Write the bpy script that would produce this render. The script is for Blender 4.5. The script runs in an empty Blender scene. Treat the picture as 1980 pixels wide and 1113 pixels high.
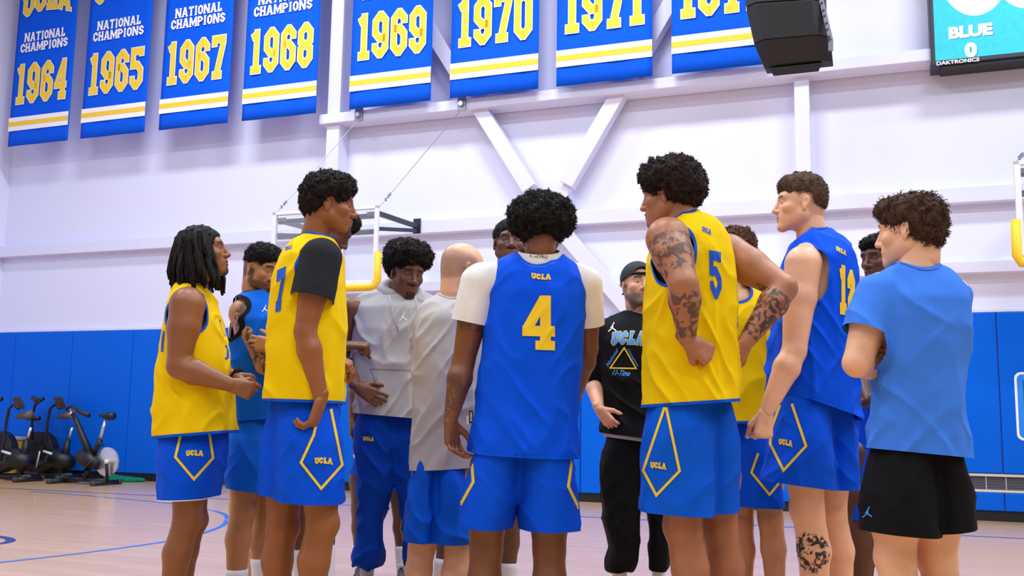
import bpy, math, numpy as np, random
from mathutils import Matrix, Vector
from mathutils.bvhtree import BVHTree

# ---------------------------------------------------------------- camera
FPX, PITCH, ROLL, CAMH = 1900.0, 0.131, 0.0161, 1.05
WYAW, WD = 0.365, 12.32            # back wall: bearing and distance
scene = bpy.context.scene
COL = scene.collection
def cam_axes():
    f = np.array([0, math.cos(PITCH), math.sin(PITCH)]); u = np.array([0, -math.sin(PITCH), math.cos(PITCH)]); r = np.array([1., 0, 0])
    c, s = math.cos(ROLL), math.sin(ROLL)
    return c*r+s*u, -s*r+c*u, f
CR, CU, CF = cam_axes()
EYE = np.array([0, 0, CAMH])
cam = bpy.data.cameras.new('camera'); camo = bpy.data.objects.new('camera', cam); COL.objects.link(camo)
cam.sensor_width = 36; cam.lens = 36*FPX/1980; cam.clip_start = .05; cam.clip_end = 200
M = Matrix.Identity(4)
for i in range(3):
    M[i][0] = CR[i]; M[i][1] = CU[i]; M[i][2] = -CF[i]; M[i][3] = EYE[i]
camo.matrix_world = M
scene.camera = camo
# ---------------------------------------------------------------- light
w = bpy.data.worlds.new('gym_air'); scene.world = w; w.use_nodes = True
bg = w.node_tree.nodes['Background']; bg.inputs[0].default_value = (.82, .86, 1.0, 1); bg.inputs[1].default_value = 0.30
WN = np.array([math.sin(WYAW), math.cos(WYAW), 0]); WE = np.array([math.cos(WYAW), -math.sin(WYAW), 0])
def Wp(u, z, n=0.0):               # wall coordinates: along, up, off the wall
    return WE*u + WN*(WD-n) + np.array([0, 0, z])
for iu in range(4):
    for jn in range(4):  # rearmost row, unseen behind the camera, added as front fill on the players
        la = bpy.data.lights.new('ceiling_lamp', 'AREA'); la.shape = 'RECTANGLE'; la.size = 2.2; la.size_y = .7
        la.energy = (275, 250, 172, 105)[jn]; la.color = (.90, .94, 1.0)
        lo = bpy.data.objects.new('ceiling_lamp', la); COL.objects.link(lo)
        lo.location = Wp(-8.2+iu*5.2, 9.0, 3.6+jn*4.6); lo.rotation_euler = (0, 0, -WYAW)
scene.view_settings.view_transform = 'Standard'; scene.view_settings.look = 'None'
scene.view_settings.exposure = 0.0; scene.view_settings.gamma = 1.0
scene.view_settings.use_curve_mapping = False

# ---------------------------------------------------------------- pixel helpers (a pixel gives a direction only)
def ray(x, y): return ((x-990)/FPX)*CR - ((y-556.5)/FPX)*CU + CF
def W(x, y, Y):
    d = ray(x, y); return EYE + d*(Y/d[1])
def onwall(x, y, n=0.0):
    d = ray(x, y); t = (WD-n)/d.dot(WN); p = EYE+d*t; return p.dot(WE), p[2]
def WX(x, y, n=0.0):
    d = ray(x, y); t = (WD-n)/d.dot(WN); return EYE+d*t
def onfloor(x, y):
    d = ray(x, y); t = -CAMH/d[2]; return EYE+d*t

# ---------------------------------------------------------------- materials
MATS = {}
def srgb(h):
    v = [int(h[i:i+2], 16)/255 for i in (0, 2, 4)]
    return tuple((c/12.92 if c <= .04045 else ((c+.055)/1.055)**2.4) for c in v)+(1,)
def mat(name, hexc, rough=.6, metal=0, bump=0, bscale=60, var=0, vscale=8, coat=0, emit=0, trans=0, stretch=None, sheen=0, spec=.5):
    if name in MATS: return MATS[name]
    m = bpy.data.materials.new(name); m.use_nodes = True; nt = m.node_tree; b = nt.nodes['Principled BSDF']
    c = srgb(hexc) if isinstance(hexc, str) else hexc
    b.inputs['Base Color'].default_value = c; b.inputs['Roughness'].default_value = rough; b.inputs['Metallic'].default_value = metal
    b.inputs['Coat Weight'].default_value = coat; b.inputs['Transmission Weight'].default_value = trans
    b.inputs['Sheen Weight'].default_value = sheen; b.inputs['Specular IOR Level'].default_value = spec
    if emit:
        b.inputs['Emission Color'].default_value = c; b.inputs['Emission Strength'].default_value = emit
    if bump or var:
        tc = nt.nodes.new('ShaderNodeTexCoord'); mp = nt.nodes.new('ShaderNodeMapping'); nt.links.new(tc.outputs['Object'], mp.inputs[0])
        if stretch: mp.inputs['Scale'].default_value = stretch
    if bump:
        n = nt.nodes.new('ShaderNodeTexNoise'); n.inputs['Scale'].default_value = bscale; n.inputs['Detail'].default_value = 4
        nt.links.new(mp.outputs[0], n.inputs['Vector'])
        bp = nt.nodes.new('ShaderNodeBump'); bp.inputs['Strength'].default_value = bump; bp.inputs['Distance'].default_value = .004
        nt.links.new(n.outputs['Fac'], bp.inputs['Height']); nt.links.new(bp.outputs[0], b.inputs['Normal'])
    if var:
        n2 = nt.nodes.new('ShaderNodeTexNoise'); n2.inputs['Scale'].default_value = vscale; n2.inputs['Detail'].default_value = 5
        nt.links.new(mp.outputs[0], n2.inputs['Vector'])
        mx = nt.nodes.new('ShaderNodeMix'); mx.data_type = 'RGBA'
        mx.inputs[6].default_value = tuple(x*(1-var) for x in c[:3])+(1,); mx.inputs[7].default_value = tuple(min(1, x*(1+var)) for x in c[:3])+(1,)
        nt.links.new(n2.outputs['Fac'], mx.inputs[0]); nt.links.new(mx.outputs[2], b.inputs['Base Color'])
    MATS[name] = m; return m
def cloth(name, hexc, rough=.75, var=.05): return mat(name, hexc, rough, bump=.25, bscale=420, var=var, vscale=5, spec=.12)
def skin_mat():
    if 'skin' in MATS: return MATS['skin']
    m = bpy.data.materials.new('skin'); m.use_nodes = True; nt = m.node_tree; b = nt.nodes['Principled BSDF']
    L = nt.links.new
    at = nt.nodes.new('ShaderNodeAttribute'); at.attribute_name = 'Col'
    tt = nt.nodes.new('ShaderNodeAttribute'); tt.attribute_name = 'tat'
    tc = nt.nodes.new('ShaderNodeTexCoord')
    n = nt.nodes.new('ShaderNodeTexNoise'); n.inputs['Scale'].default_value = 26; n.inputs['Detail'].default_value = 3; n.inputs['Distortion'].default_value = 1.5
    L(tc.outputs['Object'], n.inputs['Vector'])
    rp = nt.nodes.new('ShaderNodeValToRGB'); rp.color_ramp.elements[0].position = .46; rp.color_ramp.elements[1].position = .54
    L(n.outputs['Fac'], rp.inputs[0])
    mu = nt.nodes.new('ShaderNodeMath'); mu.operation = 'MULTIPLY'; L(rp.outputs[0], mu.inputs[0]); L(tt.outputs['Fac'], mu.inputs[1])
    mx = nt.nodes.new('ShaderNodeMix'); mx.data_type = 'RGBA'; mx.inputs[7].default_value = (.022, .018, .018, 1)
    L(mu.outputs[0], mx.inputs[0])
    n2 = nt.nodes.new('ShaderNodeTexNoise'); n2.inputs['Scale'].default_value = 14; n2.inputs['Detail'].default_value = 4; L(tc.outputs['Object'], n2.inputs['Vector'])
    hs = nt.nodes.new('ShaderNodeHueSaturation'); L(at.outputs['Color'], hs.inputs['Color'])
    mr = nt.nodes.new('ShaderNodeMapRange'); mr.inputs[3].default_value = .82; mr.inputs[4].default_value = 1.18; L(n2.outputs['Fac'], mr.inputs[0]); L(mr.outputs[0], hs.inputs['Value'])
    L(hs.outputs[0], mx.inputs[6]); L(mx.outputs[2], b.inputs['Base Color'])
    n3 = nt.nodes.new('ShaderNodeTexNoise'); n3.inputs['Scale'].default_value = 300; L(tc.outputs['Object'], n3.inputs['Vector'])
    bp = nt.nodes.new('ShaderNodeBump'); bp.inputs['Strength'].default_value = .15; bp.inputs['Distance'].default_value = .002; L(n3.outputs['Fac'], bp.inputs['Height']); L(bp.outputs[0], b.inputs['Normal'])
    b.inputs['Roughness'].default_value = .42; b.inputs['Specular IOR Level'].default_value = .45
    MATS['skin'] = m; return m

# ---------------------------------------------------------------- object helpers
def link(name, me, parent=None, m=None, loc=None):
    o = bpy.data.objects.new(name, me); COL.objects.link(o)
    if parent is not None: o.parent = parent
    if loc is not None: o.location = loc
    if m is not None and me is not None and not len(me.materials): me.materials.append(m)
    return o
def tag(o, label=None, cat=None, group=None, kind=None):
    if label: o['label'] = label
    if cat: o['category'] = cat
    if group: o['group'] = group
    if kind: o['kind'] = kind
    return o
def empty(name, loc, label=None, cat=None, group=None):
    o = bpy.data.objects.new(name, None); COL.objects.link(o); o.location = loc; o.empty_display_size = .1
    return tag(o, label, cat, group)
def fastmesh(name, V, F, smooth=True, cols=None, tat=None):
    """V (n,3) array; F (m,k) int array with one face size"""
    me = bpy.data.meshes.new(name); V = np.asarray(V, np.float32); F = np.asarray(F, np.int32)
    m, k = F.shape
    me.vertices.add(len(V)); me.vertices.foreach_set('co', V.ravel())
    me.loops.add(m*k); me.loops.foreach_set('vertex_index', F.ravel())
    me.polygons.add(m); me.polygons.foreach_set('loop_start', np.arange(0, m*k, k, dtype=np.int32))
    me.polygons.foreach_set('use_smooth', np.full(m, smooth, dtype=bool))
    if cols is not None:
        a = me.color_attributes.new('Col', 'FLOAT_COLOR', 'POINT'); a.data.foreach_set('color', np.asarray(cols, np.float32).ravel())
    if tat is not None:
        a = me.attributes.new('tat', 'FLOAT', 'POINT'); a.data.foreach_set('value', np.asarray(tat, np.float32))
    me.update(calc_edges=True); return me
class MB:
    """collects boxes, tubes, prisms into one mesh"""
    def __init__(s): s.v = []; s.f = []
    def add(s, vs, fs):
        o = len(s.v); s.v += [tuple(map(float, p)) for p in vs]; s.f += [tuple(i+o for i in f) for f in fs]; return s
    def hexa(s, p):               # 8 corners: bottom 0-3, top 4-7
        return s.add(p, [(0, 3, 2, 1), (4, 5, 6, 7), (0, 1, 5, 4), (1, 2, 6, 5), (2, 3, 7, 6), (3, 0, 4, 7)])
    def wbox(s, u0, u1, z0, z1, n0, n1):
        return s.hexa([Wp(u0, z0, n0), Wp(u1, z0, n0), Wp(u1, z0, n1), Wp(u0, z0, n1), Wp(u0, z1, n0), Wp(u1, z1, n0), Wp(u1, z1, n1), Wp(u0, z1, n1)])
    def tube(s, pts, r, n=8, closed=False):
        P = [np.array(p, float) for p in pts]; R = r if hasattr(r, '__len__') else [r]*len(P)
        vs = []; fs = []; N = len(P); ref = None
        for i, p in enumerate(P):
            if closed: d = P[(i+1) % N]-P[i-1]
            else: d = P[min(i+1, N-1)]-P[max(i-1, 0)]
            d = d/(np.linalg.norm(d)+1e-9)
            if ref is None: ref = np.cross(d, [0, 0, 1.]) if abs(d[2]) < .9 else np.cross(d, [1., 0, 0])
            a = ref-d*ref.dot(d); a /= np.linalg.norm(a)+1e-9; ref = a; b = np.cross(d, a)
            for k in range(n):
                t = 2*math.pi*k/n; vs.append(p+R[i]*(math.cos(t)*a+math.sin(t)*b))
        for i in range(N if closed else N-1):
            j = (i+1) % N
            for k in range(n): fs.append((i*n+k, i*n+(k+1) % n, j*n+(k+1) % n, j*n+k))
        if not closed: fs.append(tuple(range(n-1, -1, -1))); fs.append(tuple(range((N-1)*n, N*n)))
        return s.add(vs, fs)
    def beam(s, a, b, w, h, up):   # square bar between two points
        a = np.array(a, float); b = np.array(b, float); d = b-a; d /= np.linalg.norm(d); up = np.array(up, float); up -= d*up.dot(d); up /= np.linalg.norm(up); sd = np.cross(d, up)
        q = [(-w/2, -h/2), (w/2, -h/2), (w/2, h/2), (-w/2, h/2)]
        return s.hexa([a+sd*x+up*y for x, y in q]+[b+sd*x+up*y for x, y in q])
    def build(s, name, m, parent=None, smooth=False, bevel=0, loc=None):
        me = bpy.data.meshes.new(name)
        v = s.v if loc is None else [tuple(np.array(p)-np.array(loc)) for p in s.v]
        me.from_pydata(v, [], s.f); me.update()
        if smooth: me.polygons.foreach_set('use_smooth', [True]*len(me.polygons))
        o = link(name, me, parent, m)
        if loc is not None and parent is None: o.location = loc
        elif parent is not None and loc is None: o.matrix_parent_inverse = parent_inv(parent)
        if bevel:
            bv = o.modifiers.new('bevel', 'BEVEL'); bv.width = bevel; bv.segments = 2; bv.limit_method = 'ANGLE'
        return o
def world_of(q):
    m = q.matrix_basis if q.rotation_mode != 'XYZ' else Matrix.LocRotScale(q.location, q.rotation_euler, q.scale)
    return m if q.parent is None else world_of(q.parent) @ q.matrix_parent_inverse @ m
def parent_inv(p): return world_of(p).inverted()

# ---------------------------------------------------------------- lettering: slab block glyphs drawn as strokes
def glyph(ch, w, t):
    c = min(.2, (w-t)*.42); l = t/2; r = w-t/2; b = t/2; T = 1-t/2; m = .5; S = []; se = t*.75
    six = [(r, T-c-.1), (r, T-c), (r-c, T), (l+c, T), (l, T-c), (l, b+c), (l+c, b), (r-c, b), (r, b+c), (r, m-c+.08), (r-c, m+.08), (l, m+.08)]
    def serif(x, y): S.append(([(x-se, y), (x+se, y)], 0, t*.55))
    if ch in '0O': S.append(([(l+c, b), (r-c, b), (r, b+c), (r, T-c), (r-c, T), (l+c, T), (l, T-c), (l, b+c)], 1, t))
    elif ch == '1': S += [([(w*.55, 0), (w*.55, 1)], 0, t), ([(w*.14, b), (w*.96, b)], 0, t), ([(w*.55, T-.01), (w*.16, T-.09)], 0, t*.9)]
    elif ch == '2': S.append(([(l, T-c-.14), (l, T-c), (l+c, T), (r-c, T), (r, T-c), (r, m+.1), (l, b+.16), (l, b), (r, b), (r, b+.16)], 0, t))
    elif ch == '4': S += [([(w*.71, 0), (w*.71, 1)], 0, w*.33), ([(w*.13, .36), (w*.68, .955)], 0, t*.8), ([(0, .345), (w, .345)], 0, t*.82), ([(w*.4, .085), (w, .085)], 0, .17)]
    elif ch == '5': S.append(([(r, T-.12), (r, T), (l, T), (l, m+.08), (r-c, m+.08), (r, m+.08-c), (r, b+c), (r-c, b), (l+c, b), (l, b+c), (l, b+c+.1)], 0, t))
    elif ch == '6': S.append((six, 0, t))
    elif ch == '9': S.append(([(w-x, 1-y) for x, y in six], 0, t))
    elif ch == '7': S += [([(l, T-.16), (l, T), (r, T), (r, T-.1), (w*.42, b)], 0, t), ([(w*.12, b), (w*.78, b)], 0, t)]
    elif ch == '8':
        S += [([(l+c, m), (r-c, m), (r, m+c*.7), (r, T-c), (r-c, T), (l+c, T), (l, T-c), (l, m+c*.7)], 1, t), ([(l+c, b), (r-c, b), (r, b+c), (r, m-c*.7), (r-c, m), (l+c, m), (l, m-c*.7), (l, b+c)], 1, t)]
    elif ch == 'U': S.append(([(l, 1), (l, b+c), (l+c, b), (r-c, b), (r, b+c), (r, 1)], 0, t)); serif(l, T+t*.2); serif(r, T+t*.2)
    elif ch == 'C': S.append(([(r, T-c-.14), (r, T-c), (r-c, T), (l+c, T), (l, T-c), (l, b+c), (l+c, b), (r-c, b), (r, b+c), (r, b+c+.1)], 0, t))
    elif ch == 'L': S += [([(l*1.6, 1), (l*1.6, b)], 0, t), ([(0, b), (r, b), (r, b+.24)], 0, t)]; serif(l*1.6, T+t*.2)
    elif ch == 'A': S += [([(w*.16, 0), (w*.5-t*.1, 1)], 0, t), ([(w*.84, 0), (w*.5+t*.1, 1)], 0, t), ([(w*.25, .3), (w*.75, .3)], 0, t*.8)]; serif(w*.16, t*.3); serif(w*.84, t*.3)
    elif ch == 'N': S += [([(l, 0), (l, 1)], 0, t), ([(r, 0), (r, 1)], 0, t), ([(l, 1), (r, 0)], 0, t)]; serif(l, t*.25); serif(r, 1-t*.25); serif(l, 1-t*.25)
    elif ch == 'T': S += [([(w/2, 0), (w/2, 1)], 0, t), ([(l, T-.14), (l, T), (r, T), (r, T-.14)], 0, t)]; serif(w/2, t*.3)
    elif ch == 'I': S += [([(w/2, 0), (w/2, 1)], 0, t)]; serif(w/2, t*.3); serif(w/2, 1-t*.3)
    elif ch == 'H': S += [([(l, 0), (l, 1)], 0, t), ([(r, 0), (r, 1)], 0, t), ([(l, m), (r, m)], 0, t)]; [serif(x, y) for x in (l, r) for y in (t*.25, 1-t*.25)]
    elif ch == 'M': S += [([(l, 0), (l, 1)], 0, t), ([(r, 0), (r, 1)], 0, t), ([(l, 1), (w/2, .25), (r, 1)], 0, t)]; serif(l, t*.25); serif(r, t*.25)
    elif ch == 'P': S += [([(l, 0), (l, 1)], 0, t), ([(l, T), (r-c, T), (r, T-c), (r, m+c*.6), (r-c, m-.02), (l, m-.02)], 0, t)]; serif(l, t*.25)
    elif ch == 'S': S.append(([(r, T-c-.06), (r, T-c), (r-c, T), (l+c, T), (l, T-c), (l, m+c*.8), (l+c, m), (r-c, m), (r, m-c*.8), (r, b+c), (r-c, b), (l+c, b), (l, b+c), (l, b+c+.06)], 0, t))
    return S
def strip(pts, closed, t, ext=0.0):
    P = [np.array(p, float) for p in pts]
    if not closed and ext:
        d = P[0]-P[1]; P[0] = P[0]+d/np.linalg.norm(d)*ext; d = P[-1]-P[-2]; P[-1] = P[-1]+d/np.linalg.norm(d)*ext
    N = len(P); Lf = []; Rt = []
    for i in range(N):
        a = P[i-1] if (closed or i > 0) else None; b = P[(i+1) % N] if (closed or i < N-1) else None
        n1 = n2 = None
        if a is not None: d = P[i]-a; d /= np.linalg.norm(d)+1e-9; n1 = np.array([-d[1], d[0]])
        if b is not None: d = b-P[i]; d /= np.linalg.norm(d)+1e-9; n2 = np.array([-d[1], d[0]])
        if n1 is None: n = n2
        elif n2 is None: n = n1
        else:
            n = n1+n2; n /= np.linalg.norm(n)+1e-9; n = n/max(.45, n.dot(n1))
        Lf.append(P[i]+n*t/2); Rt.append(P[i]-n*t/2)
    return [(Rt[i], Rt[(i+1) % N], Lf[(i+1) % N], Lf[i]) for i in range(N if closed else N-1)]
GW = {'I': .36, '1': .5, 'M': .86, 'A': .74, 'N': .72, 'L': .56, 'T': .62}
def word(txt, t=.2, gw=.6, gap=.1, out=0.0, arch=0.0):
    """quads in a box of height 1; returns quads and total width"""
    Q = []; x = 0; kk = 0
    for ch in txt:
        if ch == ' ': x += gw*.6; continue
        w = GW.get(ch, .6)*gw/.6
        for pts, cl, tt in glyph(ch, w, t):
            kk += 1
            for q in strip(pts, cl, tt+2*out, out): Q.append([np.array([p[0]+x, p[1], kk % 5]) for p in q])
        x += w+gap
    x -= gap
    if arch:
        Q = [[np.array([p[0], p[1]+arch*(1-((p[0]-x/2)/(x/2))**2), p[2]]) for p in q] for q in Q]
    return Q, x
def subdivide(Q, step):
    """cut quads into a grid no coarser than step"""
    vs = []; fs = []
    for a, b, c, d in Q:
        n = max(1, int(math.ceil(max(np.linalg.norm(b-a), np.linalg.norm(c-d))/step))); m = max(1, int(math.ceil(max(np.linalg.norm(d-a), np.linalg.norm(c-b))/step)))
        o = len(vs)
        for j in range(m+1):
            for i in range(n+1):
                u = i/n; v = j/m; vs.append((1-u)*(1-v)*a+u*(1-v)*b+u*v*c+(1-u)*v*d)
        for j in range(m):
            for i in range(n): k = o+j*(n+1)+i; fs.append((k, k+1, k+n+2, k+n+1))
    return vs, fs
def font2d(txt, bold=0.0, shear=0.0):
    """builtin-font text as 2D triangles, normalised to height of capitals = 1"""
    cu = bpy.data.curves.new('t', 'FONT'); cu.body = txt; cu.offset = bold; cu.shear = shear; cu.resolution_u = 3
    o = bpy.data.objects.new('t', cu); COL.objects.link(o)
    dg = bpy.context.evaluated_depsgraph_get(); me = bpy.data.meshes.new_from_object(o.evaluated_get(dg))
    vs = np.array([v.co[:2] for v in me.vertices]); fs = [tuple(p.vertices) for p in me.polygons]
    bpy.data.objects.remove(o); bpy.data.curves.remove(cu); bpy.data.meshes.remove(me)
    vs = vs-vs.min(0); vs[:, 0] /= .73; vs[:, 1] /= .73
    return vs, fs, vs[:, 0].max()
# ================================================================ the room
M_WALL = mat('wall_paint', 'dfe0fa', .55, bump=.04, bscale=40)
M_STEEL = mat('white_steel', 'dcddf6', .45)
M_PAD = mat('pad_vinyl', '0062de', .45, bump=.12, bscale=90, var=.04, vscale=2, spec=.12)
M_BLACK = mat('black_base', '0c0d14', .5)
M_GREY = mat('grey_metal', '8d8fa0', .4, .4)
ROOM_U0, ROOM_U1 = -13.96, 9.0
def flat(name, V2, F, n, m, parent, thick=0):
    me = bpy.data.meshes.new(name); me.from_pydata([tuple(Wp(q[0], q[1], n+(q[2]*.0004 if len(q) > 2 else 0))) for q in V2], [], [tuple(f) for f in F]); me.update()
    o = link(name, me, parent, m); 
    if parent is not None: o.matrix_parent_inverse = parent_inv(parent)
    return o
# floor
def floor_mat():
    m = bpy.data.materials.new('maple_floor'); m.use_nodes = True; nt = m.node_tree; b = nt.nodes['Principled BSDF']; L = nt.links.new
    tc = nt.nodes.new('ShaderNodeTexCoord'); mp = nt.nodes.new('ShaderNodeMapping'); mp.inputs['Rotation'].default_value = (0, 0, WYAW); L(tc.outputs['Object'], mp.inputs[0])
    br = nt.nodes.new('ShaderNodeTexBrick'); br.inputs['Scale'].default_value = 1; br.inputs['Brick Width'].default_value = 1.1; br.inputs['Row Height'].default_value = .057; br.inputs['Mortar Size'].default_value = .0012
    br.inputs['Color1'].default_value = srgb('dab287'); br.inputs['Color2'].default_value = srgb('cfa576'); br.inputs['Mortar'].default_value = srgb('a98459'); L(mp.outputs[0], br.inputs['Vector'])
    mp2 = nt.nodes.new('ShaderNodeMapping'); mp2.inputs['Scale'].default_value = (1.2, 26, 1); L(mp.outputs[0], mp2.inputs[0])
    n = nt.nodes.new('ShaderNodeTexNoise'); n.inputs['Scale'].default_value = 1.6; n.inputs['Detail'].default_value = 5; L(mp2.outputs[0], n.inputs['Vector'])
    mx = nt.nodes.new('ShaderNodeMix'); mx.data_type = 'RGBA'; mx.blend_type = 'MULTIPLY'; mx.inputs[0].default_value = .35
    L(br.outputs['Color'], mx.inputs[6]); L(n.outputs['Color'], mx.inputs[7])
    rp = nt.nodes.new('ShaderNodeHueSaturation'); rp.inputs['Saturation'].default_value = 1.0; rp.inputs['Value'].default_value = 1.22; L(mx.outputs[2], rp.inputs['Color']); L(rp.outputs[0], b.inputs['Base Color'])
    b.inputs['Roughness'].default_value = .3; b.inputs['Coat Weight'].default_value = .5; b.inputs['Coat Roughness'].default_value = .16
    n2 = nt.nodes.new('ShaderNodeTexNoise'); n2.inputs['Scale'].default_value = 3; n2.inputs['Detail'].default_value = 6; L(mp2.outputs[0], n2.inputs['Vector'])
    bp = nt.nodes.new('ShaderNodeBump'); bp.inputs['Strength'].default_value = .08; bp.inputs['Distance'].default_value = .01; L(n2.outputs['Fac'], bp.inputs['Height']); L(bp.outputs[0], b.inputs['Normal'])
    return m
fl = MB().wbox(ROOM_U0-.2, ROOM_U1, -.1, 0, -.2, 22).build('floor', floor_mat()); tag(fl, 'pale glossy maple basketball floor with blue lines', None, kind='structure')
wl = MB().wbox(ROOM_U0-.2, ROOM_U1, 0, 9.6, -.2, 0).build('wall_back', M_WALL); tag(wl, 'white painted gym wall behind the players', kind='structure')
w2 = MB().wbox(ROOM_U0-.2, ROOM_U0, 0, 9.6, 0, 20).build('wall_left', M_WALL); tag(w2, 'white painted side wall at the corner', kind='structure')
tag(MB().wbox(ROOM_U0, ROOM_U1, 0, .11, 0, .035).build('baseboard_back', M_BLACK, bevel=.004), 'black rubber base strip along the back wall', kind='structure')
# steel framing on the wall
def steel(name, mb, label): tag(mb.build(name, M_STEEL, bevel=.006), label, kind='structure')
steel('trim_1', MB().wbox(ROOM_U0, ROOM_U1, 3.583, 3.765, 0, .15), 'white steel rail across the wall at rim height')
steel('trim_2', MB().wbox(-7.4, ROOM_U1, 2.765, 2.9, 0, .15), 'low white steel rail just above the blue pads')
steel('trim_3', MB().wbox(-7.63, ROOM_U1, 5.245, 5.388, .02, .35), 'white steel beam under the banners')
steel('trim_4', MB().wbox(-7.54, -7.33, 2.3, 9.5, 0, .28), 'white steel column between two banners')
steel('trim_5', MB().wbox(-.955, -.78, 2.9, 9.5, 0, .24), 'white steel column below the black loudspeaker')
def brace(name, a, b, label):
    p = WX(a[0], a[1], .17); q = WX(b[0], b[1], .17); steel(name, MB().beam(p, q, .2, .17, WN), label)
brace('trim_6', (759, -60), (1026, 366), 'slanting white brace falling to the right')
brace('trim_7', (1338, -60), (1097, 358), 'slanting white brace falling to the left')
brace('trim_8', (1075, 432), (1232, 615), 'lower white brace slanting behind the cap wearer')
brace('trim_9', (1050, 432), (890, 640), 'lower white brace slanting behind the bald man')
gp = MB()
for a, b in (((1022, 360), (1048, 402)), ((1100, 352), (1080, 396)), ((1040, 400), (1096, 400)), ((1068, 385), (1068, 440))):
    gp.beam(WX(*a, .17), WX(*b, .17), .13, .03, WN)
steel('trim_10', gp, 'white gusset plates where the braces cross')
# wall pads: one object each
PADU = 1.17
edges = [PADU+1.22*k for k in range(-13, 5)]
VENTS = [(PADU-.98, 3.6), (-9.35, -8.75)]
def vented(a, b): return any(min(b, v1)-max(a, v0) > .3 for v0, v1 in VENTS)
def pad(u0, u1, z0, z1):
    MB().wbox(u0+.004, u1-.004, z0, z1, .0, .062).build('wall_pad', M_PAD, wl, bevel=.012)
for a, b in zip(edges[:-1], edges[1:]):
    a = max(a, ROOM_U0+.01)
    if vented(a, b):
        pad(a, b, .52, 2.318); pad(a, b, .112, .31)
    else: pad(a, b, .112, 2.318)
MB().wbox(ROOM_U0, ROOM_U1, 2.32, 2.362, 0, .05).build('pad_ledge', M_STEEL, wl, bevel=.004)
def vent(u0, u1):
    e = empty('wall_vent', Wp((u0+u1)/2, .31), 'long grey wall vent between the blue pads at %s' % ('the right board' if u0 > 0 else 'the far bikes'), 'vent')
    fr = MB().wbox(u0, u1, .488, .515, .0, .05).wbox(u0, u1, .315, .342, .0, .05)
    fr.build('frame', mat('vent_cream', 'd8d0c8', .5), e)
    MB().wbox(u0, u1, .34, .49, .001, .006).build('grille_back', mat('vent_dark', '50505e', .6), e)
    k = 0; u = u0
    while u < u1:
        MB().wbox(u, u+.012, .342, .488, .006, .03).build('mullion', mat('vent_bar', 'a8a8b6', .45), e); u += .2
    for q in range(8): z = .352+q*.0175; MB().wbox(u0, u1, z, z+.006, .006, .022).build('slat', mat('vent_slat', '80808e', .5), e)
vent(*VENTS[0]); vent(*VENTS[1])
# court lines
M_LINE = mat('court_line_blue', '2d5fc0', .35, coat=.4); M_NAVY = mat('court_navy', '1d2c66', .35, coat=.4)
def fline(name, pts, wd, m, z=.0015, closed=False):
    Q = strip([p[:2] for p in pts], closed, wd); vs, fs = [], []
    for q in Q: o = len(vs); vs += [(p[0], p[1], z) for p in q]; fs.append((o, o+1, o+2, o+3))
    me = bpy.data.meshes.new(name); me.from_pydata(vs, [], fs); me.update(); link(name, me, fl, m)
a = onfloor(0, 943); b = onfloor(1860, 1035); d = (b-a)/np.linalg.norm(b-a)
fline('court_line', [a-d*3, b+d*6], .055, M_LINE)
arc = [onfloor(x, y) for x, y in ((60, 950), (150, 956.5), (235, 964), (330, 973), (400, 984.5), (430, 992), (439, 1000), (434, 1013), (410, 1024.5), (375, 1035), (305, 1049), (150, 1070), (0, 1087), (-150, 1104))]
def smooth_pts(P, n=6):
    out = []; P = [np.array(p) for p in P]
    for i in range(len(P)-1):
        p0 = P[max(i-1, 0)]; p1 = P[i]; p2 = P[i+1]; p3 = P[min(i+2, len(P)-1)]
        for k in range(n):
            t = k/n; out.append(.5*(2*p1+(p2-p0)*t+(2*p0-5*p1+4*p2-p3)*t*t+(3*p1-p0-3*p2+p3)*t**3))
    return out+[P[-1]]
fline('court_arc', smooth_pts(arc), .05, mat('court_line_light', '2f74d6', .35, coat=.4))
ring = []
for k in range(40):
    t = 2*math.pi*k/40; ring.append(onfloor(-66+87*math.cos(t), 1044+10.5*math.sin(t)))
fline('court_emblem', ring, .075, M_NAVY, .0012, True)

# ================================================================ banners
M_BAN = cloth('banner_blue', '0a5ae6', .8); M_GOLD = mat('print_gold', 'f4cb35', .7); M_WHITE = mat('print_white', 'f4f2f8', .7)
BAN = [(-13.55, '1964'), (-11.995, '1965'), (-10.44, '1967'), (-8.897, '1968'), (-7.065, '1969'), (-5.487, '1970'), (-3.95, '1971'), (-2.415, '1972')]
BLAB = {'1964': 'blue banner with gold 1964 hanging beside the corner of the gym', '1965': 'blue banner with gold 1965 hanging second from the gym corner', '1967': 'blue banner with gold 1967 hanging third from the gym corner', '1968': 'blue banner with gold 1968 between the third banner and the steel column', '1969': 'blue banner with gold 1969 just past the white steel column', '1970': 'blue banner with gold 1970 over the head of a slanting brace', '1971': 'blue banner with gold 1971 beside the banner partly hidden by the loudspeaker', '1972': 'blue banner partly covered by the black hanging loudspeaker'}
def quads_obj(name, Q, n, m, parent, fx, step=1e9):
    vs, fs = subdivide(Q, step); return flat(name, [tuple(fx(p))+(p[2],) for p in vs], fs, n, m, parent)
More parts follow.
